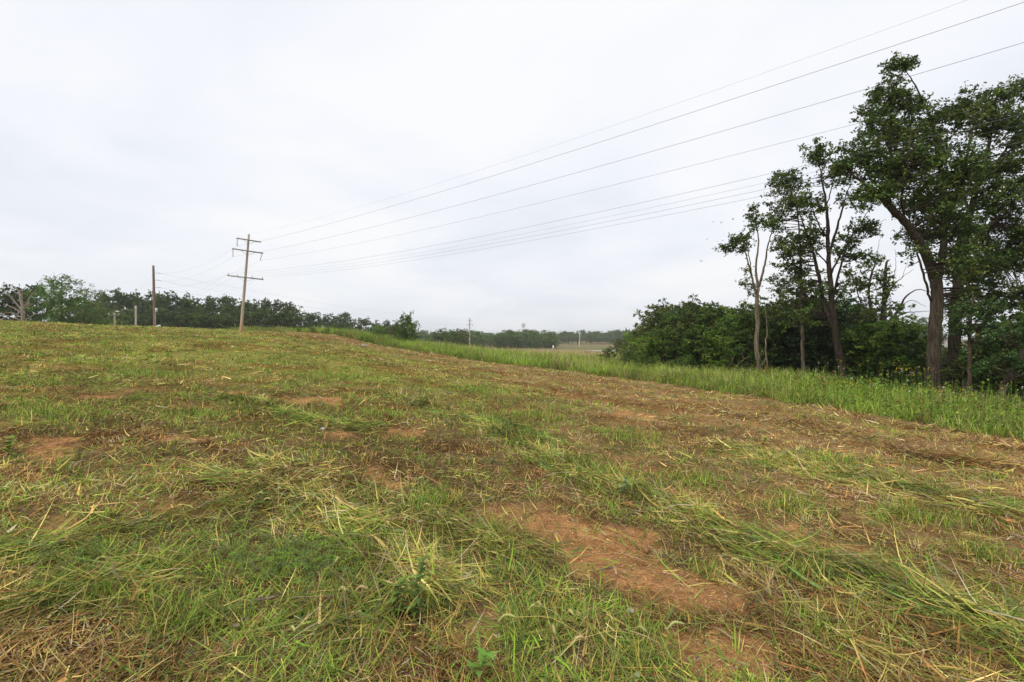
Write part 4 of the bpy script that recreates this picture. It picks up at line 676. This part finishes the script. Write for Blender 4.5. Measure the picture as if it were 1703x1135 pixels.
A = Acc(); A.tube([(.20, -.2, 0), (.19, -.2, 2.6)], .03, 6, (.55, .55, .52)); obj('conduit', A.mesh('conduit', M_paint, True), root)
# low poles behind the crest
def plain_pole(name, label, px, D, ytop, r, col, arm):
    g = Gd(px, D); root = thing(name, label, 'utility pole', g); top = P(px, ytop, D) - g; A = Acc(); pole_mesh(A, (0, 0, -.5), top, r * 1.2, r, col); obj('shaft', A.mesh('shaft', M_pole, True), root)
    if arm:
        A = Acc(); A.box(top + (0, -r - .06, -.35), (.9, 0, 0), (0, .05, 0), (0, 0, .06), GREY); am = obj('crossarm', A.mesh('crossarm', M_pole), root)
        for sx in (-.8, .8): A = Acc(); A.tube([top + (sx, -r - .06, -.29), top + (sx, -r - .06, -.05)], [.05, .07], 8, (.75, .75, .75)); obj('insulator', A.mesh('insulator', M_paint, True), am)
        A = Acc(); A.tube([top + (.1, -.3, .05), top + (.5, -.35, .25)], [.02, .02], 6, (.6, .6, .6)); A.tube([top + (.45, -.35, .26), top + (.95, -.35, .22)], [.10, .13], 8, (.8, .8, .8)); obj('lamp_head', A.mesh('lamp_head', M_paint, True), root)
    return top + g
t226 = plain_pole('short_grey_pole', 'plain pale grey pole between the dark pole and the small lamp pole', 226, 85, 509, .14, (.62, .55, .46), False)
t191 = plain_pole('lamp_pole', 'small pale pole with crossarm and lamp behind the crest', 190.5, 84, 521, .13, (.74, .63, .48), True)
tfar = crossarm_pole('slim_far_pole', 'slim far pole with three crossarms standing beyond the grass strip', 781, 215, 573, 529, 0, np.array((.8, .6)), [(538, 1.5, [], [-.9, .9], 0), (533, 1.2, [], [], 0), (549, 2.0, [-.9, -.4, .4, .9], [], 0)], .30, .2, (.62, .58, .54))[1]
tval = crossarm_pole('valley_pole', 'pale pole with one crossarm standing in the valley field', 963.5, 300, 582, 550, 1, np.array((.95, .3)), [(563, 2.4, [-.9, -.4, .4, .9], [], 0)], .32, .24, (.72, .68, .62))[1]
plain_pole('faint_small_pole', 'faint small pole before the far wooded hillside', 855, 290, 566, .22, (.6, .57, .52), False); plain_pole('faint_thin_pole', 'faint thin pole near the small white post', 941.5, 330, 574, .2, (.75, .72, .68), False)
def sagwire(label, a_, b_, sag, r=.012, group=None):
    t_ = np.linspace(0, 1, 28)[:, None]; pts = np.asarray(a_) * (1 - t_) + np.asarray(b_) * t_; pts[:, 2] -= (4 * sag * t_ * (1 - t_))[:, 0]; wire('power_wire', label, pts, r, group)
for k_, e_, l_ in (((0, -.95), 0, 'highest'), ((1, -.95), 1, 'middle'), ((1, .93), 2, 'lowest')): sagwire(l_ + ' wire from the leaning pole to the brackets of the dark pole', E1[k_], E2[e_], .9, .008)
for k_, l_ in ((-.95, 'near'), (-.45, 'inner'), (.95, 'outer')): sagwire(l_ + ' low wire sagging from the leaning pole to the plain grey pole', E1[(2, k_)], t226 + (0, 0, -.2 - .3 * (k_ > 0)), 1.3, .007)
for q, l_ in enumerate(('upper', 'middle', 'lower')):
    sagwire(l_ + ' wire from the dark pole brackets to the slim far pole', E2[q], tfar['top'] - (0, 0, .6 + q * 2.2), 1.6, .010); sagwire(l_ + ' wire dropping from the dark pole to the lamp pole', E2[q] - (1.2, 0, 0), t191 + (0, 0, -.1 - .25 * q), .4, .007)
for q, l_ in enumerate(('upper', 'lower')): sagwire(l_ + ' low wire along the treeline from the dark pole to the slim far pole', P(258, 505 + 9 * q, D), tfar['top'] - (0, 0, 7.0 + q * 1.2), 2.2, .012)
for q, l_ in enumerate(('higher', 'lower')): sagwire(l_ + ' faint wire crossing the valley field to the pale pole', P(735, 559 + q * 2, 300), tval[(0, -.9 if q else .9)], .6, .02); 
sagwire('faint wire leaving the valley pole toward the wood', tval[(0, .4)], P(1060, 562, 300), .4, .02)

# ------------------------------------------------------------------ far things
D = 1900; g = Gd(870.5, D); root = thing('water_tower', 'faint grey water tower on legs above the far woods', 'water tower', g); sc = D / F; zt = EYE + (CY - 537) * sc - g[2]; zb = EYE + (CY - 543.5) * sc - g[2]
A = Acc(); rt = 3.1 * sc; zz = np.array([zb - 3, zb, zb + 2, zt - 3, zt]); A.tube(np.c_[np.zeros((5, 2)), zz], [.6, rt * .8, rt, rt, .8], 20, (.42, .45, .47)); obj('tank', A.mesh('tank', M_paint, True), root)
for q in range(4):
    A = Acc(); an = .6 + q * math.pi / 2; A.tube([(rt * 1.0 * math.cos(an), rt * 1.0 * math.sin(an), -1), (rt * .85 * math.cos(an), rt * .85 * math.sin(an), zb)], .55, 6, (.45, .47, .48)); obj('leg', A.mesh('leg', M_paint), root)
A = Acc(); A.tube([(0, 0, -1), (0, 0, zb)], .8, 8, (.45, .47, .48)); obj('riser_pipe', A.mesh('riser_pipe', M_paint), root)
# pale road and post in the valley
rx = np.array([((p - CX) / F * d, d) for p, d in [(985, 128), (1003, 140), (1025, 155), (1060, 175)]]); rx = spline(rx, 14); tg = np.gradient(rx, axis=0); tg /= np.linalg.norm(tg, axis=1)[:, None]; nn_ = np.c_[-tg[:, 1], tg[:, 0]] * 2.2
Lr, Rr = rx + nn_, rx - nn_; V = np.vstack([np.c_[Lr, T(*Lr.T) + .25], np.c_[Rr, T(*Rr.T) + .25], np.c_[Lr, T(*Lr.T) - .5], np.c_[Rr, T(*Rr.T) - .5]]); i = np.arange(13)
Q = np.vstack([np.c_[i, i + 1, i + 15, i + 14], np.c_[i, i + 28, i + 29, i + 1], np.c_[i + 14, i + 15, i + 43, i + 42]]); tag(obj('road', mesh_np('road', V, None, Q, np.tile((.62, .60, .57), (len(V), 1)), False, M_paint)), kind='structure')
g = Gd(920, 240); root = thing('marker_post', 'small white marker post at the end of the dark far hedge', 'post', g); A = Acc(); A.tube([(0, 0, -.3), (0, 0, 1.5)], .28, 8, (.85, .85, .85)); obj('shaft', A.mesh('shaft', M_paint), root); A = Acc(); A.tube([(0, 0, 1.5), (0, 0, 1.7)], [.32, .1], 8, (.8, .8, .8)); obj('cap', A.mesh('cap', M_paint), root)
for px in (908, 914, 919): plant(US[2], 'far_hedge_bush', 'low dark bush at the end of the far hedge', 'bush', Gd(px, 245), px, (.9, .9, .45), 'far hedge bushes')
# roadside building and sign glimpsed through the wood
D = 190; sc = D / F; g = Gd(1540, D); root = thing('roadside_building', 'low pale roadside building glimpsed behind the big oak', 'building', g)
x0, x1 = -52 * sc, 38 * sc; z1 = EYE + (CY - 563) * sc - g[2]; A = Acc(); A.box(((x0 + x1) / 2, 5, z1 / 2 - .3), ((x1 - x0) / 2, 0, 0), (0, 5, 0), (0, 0, z1 / 2 + .3), (.66, .62, .55)); wl = obj('wall', A.mesh('wall', M_paint), root)
A = Acc(); A.box(((x0 + x1) / 2, 4.7, z1 + .15), ((x1 - x0) / 2 + .4, 0, 0), (0, 5.6, 0), (0, 0, .15), (.30, .33, .36)); obj('roof', A.mesh('roof', M_paint), root)
for q in range(7): A = Acc(); A.box((x0 + 1.8 + q * 2.6, -.03, 1.35), (.7, 0, 0), (0, .05, 0), (0, 0, .65), (.06, .07, .08)); obj('window', A.mesh('window', M_paint), wl)
D = 110; sc = D / F; g = Gd(1632, D); root = thing('roadside_sign', 'red and white roadside sign glimpsed through the oak leaves', 'sign', g); zc = EYE + (CY - 551) * sc - g[2]
A = Acc(); A.box((0, 0, zc), (8 * sc, 0, 0), (0, .2, 0), (0, 0, 4.2 * sc), (.62, .05, .06)); pn = obj('panel', A.mesh('panel', M_paint), root); A = Acc(); A.box((-2.5 * sc, -.23, zc + 1.2 * sc), (3.6 * sc, 0, 0), (0, .02, 0), (0, 0, 2 * sc), (.85, .85, .88)); obj('white_band', A.mesh('white_band', M_paint), pn)
for sx in (-.8, .8): A = Acc(); A.tube([(sx, 0, -.4), (sx, 0, zc)], .1, 8, (.45, .45, .45)); obj('post', A.mesh('post', M_paint), root)
def car(px, D, col, label):
    g = Gd(px, D); root = thing('parked_car', label, 'car', g, 'cars parked past the wood'); A = Acc(); prof = np.array([(-2.2, .35), (-2.25, .75), (-1.5, .9), (-.9, 1.42), (.75, 1.45), (1.45, .95), (2.2, .8), (2.25, .35)]); n = len(prof)
    V = np.vstack([np.c_[prof[:, 0], np.full(n, -.85), prof[:, 1]], np.c_[prof[:, 0], np.full(n, .85), prof[:, 1]]]); i = np.arange(n); j = (i + 1) % n
    A.add(V, np.c_[i, j, j + n, i + n], np.vstack([[(0, k, k + 1) for k in range(1, n - 1)], [(n, n + k + 1, n + k) for k in range(1, n - 1)]]), col); obj('body', A.mesh('body', M_paint), root)
    for sx in (-1.35, 1.35):
        for sy in (-.8, .8): A = Acc(); A.tube([(sx, sy - .1, .33), (sx, sy + .1, .33)], .33, 14, (.03, .03, .03)); obj('wheel', A.mesh('wheel', M_paint, True), root)
    A = Acc(); A.box((-.1, -.86, 1.15), (.75, 0, 0), (0, .01, 0), (0, 0, .18), (.04, .05, .06)); obj('side_window', A.mesh('side_window', M_paint), root)
car(1618, 105, (.75, .75, .76), 'white car parked beside the roadside sign past the wood'); car(1676, 100, (.50, .05, .05), 'red car parked past the wood'); car(1650, 112, (.20, .30, .50), 'blue car parked between the white car and the red car')

# ------------------------------------------------------------------ small things in the field
def twig_obj(label, px, py, lpx, az, r):
    g = Gp(px, py); L = lpx / F * g[1]; d = np.array((math.cos(az), math.sin(az), 0)); A = Acc(); k = np.linspace(-.5, .5, 7)[:, None]; pts = d * L * k + rng.normal(0, .006, (7, 3)); ag = pts + g; pts[:, 2] = T(ag[:, 0], ag[:, 1]) - g[2] + .03 + .01 * rng.rand(7)
    A.tube(pts, np.linspace(r, r * .6, 7), 7, (2.3, 2.1, 1.9), .1); tag(obj('twig', A.mesh('twig', M_bark, True), None, g), label, 'twig')
twig_obj('grey dry twig lying by the hay heap', 456, 1003, 62, .55, .008); twig_obj('short grey stick lying on the bare orange soil', 1003, 958, 40, .4, .007); twig_obj('stubby grey stick standing out of the soil by the hay', 399, 1048, 26, 1.4, .008); twig_obj('pale stick lying in the grass far from the soil patches', 745, 655, 30, 2.6, .02)
def rock(label, px, py, wpx, cat='stone', m_=M_stone, col=None):
    g = Gp(px, py); r = wpx / 2 / F * g[1]; bm_v = []; A = Acc(); n, k = 9, 6
    th = np.linspace(.05, np.pi - .05, k); pts = np.c_[np.zeros((k, 2)), -np.cos(th) * r * .6]; A.tube(pts, np.sin(th) * r, n, col or (1, 1, 1), .22); tag(obj('stone', A.mesh('stone', m_, True), None, g + (0, 0, r * .3)), label, cat)
rock('pale stone in bare soil below the hay heap', 1050, 1018, 14); rock('small white stone near the broad leaved seedling', 830, 1062, 10); rock('small pale pebble at the bottom soil patch', 1060, 1126, 13); rock('whitish stone among the stubble beside the soil strip', 537, 716, 9); rock('pale mushroom like pebble beside the fine green tuft', 699, 870, 9)
g = Gp(604, 576); A = Acc(); q = 9; gx_, gy_ = np.meshgrid(np.linspace(-.45, .45, q), np.linspace(-.3, .3, q)); zz = .05 + .12 * fbm(gx_.ravel() * 5, gy_.ravel() * 5, 3); V = np.c_[gx_.ravel(), gy_.ravel(), zz]; i, j = np.meshgrid(np.arange(q - 1), np.arange(q - 1), indexing='ij'); b = (i * q + j).ravel()
A.add(V, np.c_[b, b + 1, b + q + 1, b + q], None, (.82, .82, .82)); tag(obj('plastic_scrap', A.mesh('plastic_scrap', M_paint), None, g), 'crumpled white plastic scrap on the brown stubble near the strip', 'litter')
g = Gd(261, 79.5); A = Acc(); A.box((0, 0, .22), (.45, 0, .2), (0, .25, 0), (-.05, 0, .22), (.75, .75, .76)); tag(obj('white_marker', A.mesh('white_marker', M_paint), None, g), 'small white slab leaning at the foot of the dark pole', 'marker')
def weed(name, label, px, py, h, nl, lsize, pal, w, asp=.4, rad=.07, cat='weed'):
    g = Gp(px, py); root = thing(name, label, cat, g); A = Acc(); A.tube(spline([(0, 0, -.02), (.02, 0, h * .5), (.05, .02, h)], 7), np.linspace(.004, .002, 7), 5, (.16, .2, .07)); obj('stem', A.mesh('stem', M_grass, True), root)
    A = Acc(); tt = np.linspace(.12, 1, nl); an = np.arange(nl) * 2.4; b = np.c_[.05 * tt ** 2, np.zeros(nl), h * tt]; col = pick(pal, w, nl, .12); V_, Q_, T_, C_ = blades(b, an, uni(.1, .8, nl), uni(.8, 1.2, nl) * lsize * (1.15 - .5 * tt), np.full(nl, lsize * asp), uni(.4, 1.2, nl), col, 4, None, None, .25); A.add(V_, Q_, T_, C_); obj('leaves', A.mesh('leaves', M_grass), root)
weed('leafy_weed', 'upright leafy green weed standing at the end of the hay heap', 690, 1035, .36, 34, .11, [(.16, .23, .05), (.12, .18, .045)], (.5, .5), .35)
weed('leafy_weed', 'bushy leafy weed growing tight beside the upright weed', 655, 1030, .22, 30, .10, [(.14, .20, .045), (.17, .23, .055)], (.5, .5), .38)
weed('broad_leaved_seedling', 'bright green broad leaved seedling at the bottom of the field', 795, 1128, .12, 11, .12, [(.15, .27, .05), (.18, .30, .06)], (.5, .5), .36)
weed('wilted_weed', 'single dark wilted weed stalk standing in the stubble', 697, 676, .55, 18, .16, [(.10, .16, .05), (.08, .12, .04)], (.5, .5), .3)
weed('grass_stalk', 'lone tall yellow green grass stalk standing in the stubble', 1160, 727, .62, 10, .14, [(.27, .34, .07), (.22, .30, .06)], (.5, .5), .16)
weed('yellow_clump', 'small bright yellow green weed clump in the brown stubble', 1269, 742, .14, 26, .11, [(.30, .32, .05), (.22, .28, .05)], (.5, .5), .4)
weed('corner_weed', 'bright yellow green leafy weed at the left border of the hay', 12, 758, .2, 16, .15, [(.22, .30, .05), (.18, .26, .05)], (.5, .5), .45)
weed('pale_leaf_weed', 'pale broad leaved weed on the long windrow', 1036, 822, .14, 8, .14, [(.24, .34, .14), (.20, .28, .11)], (.5, .5), .6)
# fallen reddish dead branch at the wood edge
g = Gd(1224, 28); root = thing('fallen_branch', 'fallen dead branch with reddish leaves at the foot of the wood', 'branch', g); A = Acc()
for pl in ([(-.6, 0, .1), (0, .1, .7), (.6, .1, 1.2), (.9, 0, 1.3)], [(0, .1, .7), (-.3, -.2, 1.0), (-.2, -.2, 1.3)], [(-.2, .1, .5), (.2, -.4, .2), (.5, -.5, 0)], [(.5, .1, 1.1), (.3, 0, 1.5)]): A.tube(spline(pl, 8), np.linspace(.06, .02, 8), 6, (1.1, .95, .8))
obj('limb', A.mesh('limb', M_bark, True), root); A = Acc(); crown_leaves(A, np.array([(.1, 0, .55), (.15, -.2, .3), (-.1, -.2, .6)]), 30, .12, .10, [(.22, .06, .05), (.17, .07, .05)], (.5, .5)); obj('dead_leaves', A.mesh('dead_leaves', M_leaf), root)
# birds
for (px, py) in [(1186, 370), (1200, 371), (1219, 365), (1175, 399), (1166, 435), (1237, 369)]:
    p = P(px, py, 60); A = Acc(); A.tube([(-.11, 0, 0), (-.05, 0, .005), (.03, 0, .01), (.10, 0, .02), (.14, 0, .015)], [.008, .03, .04, .03, .006], 8, (.05, .05, .055)); b = rng.uniform(.05, .14)
    A.add([(-.03, .02, .01), (.05, .02, .015), (.03, .17, b), (-.05, .15, b), (-.04, .30, b * .6)], [(0, 1, 2, 3)], [(3, 2, 4)], (.05, .05, .055)); A.add([(-.03, -.02, .01), (.05, -.02, .015), (.03, -.17, b), (-.05, -.15, b), (-.04, -.30, b * .6)], [(0, 3, 2, 1)], [(3, 4, 2)], (.05, .05, .055))
    o = obj('bird', A.mesh('bird', M_paint), None, p); o.rotation_euler = (0, rng.uniform(-.2, .2), rng.uniform(0, 6.28)); tag(o, 'tiny dark bird flying in the white sky near the pale barked tree', 'bird', 'birds over the wood')

# ------------------------------------------------------------------ haze
m_, t = mat('haze_air'); o_ = N(t, 'ShaderNodeOutputMaterial'); pv = N(t, 'ShaderNodeVolumePrincipled'); pv.inputs['Color'].default_value = (.90, .94, 1.0, 1); pv.inputs['Density'].default_value = .00032; pv.inputs['Anisotropy'].default_value = .2
t.links.new(pv.outputs[0], o_.inputs['Volume'])
A = Acc(); A.box((0, 0, 27), (6300, 0, 0), (0, 6300, 0), (0, 0, 33), (1, 1, 1)); hz_ = obj('haze', A.mesh('haze', m_)); tag(hz_, kind='stuff', label='thin pale summer haze filling the air over the whole valley', cat='haze')
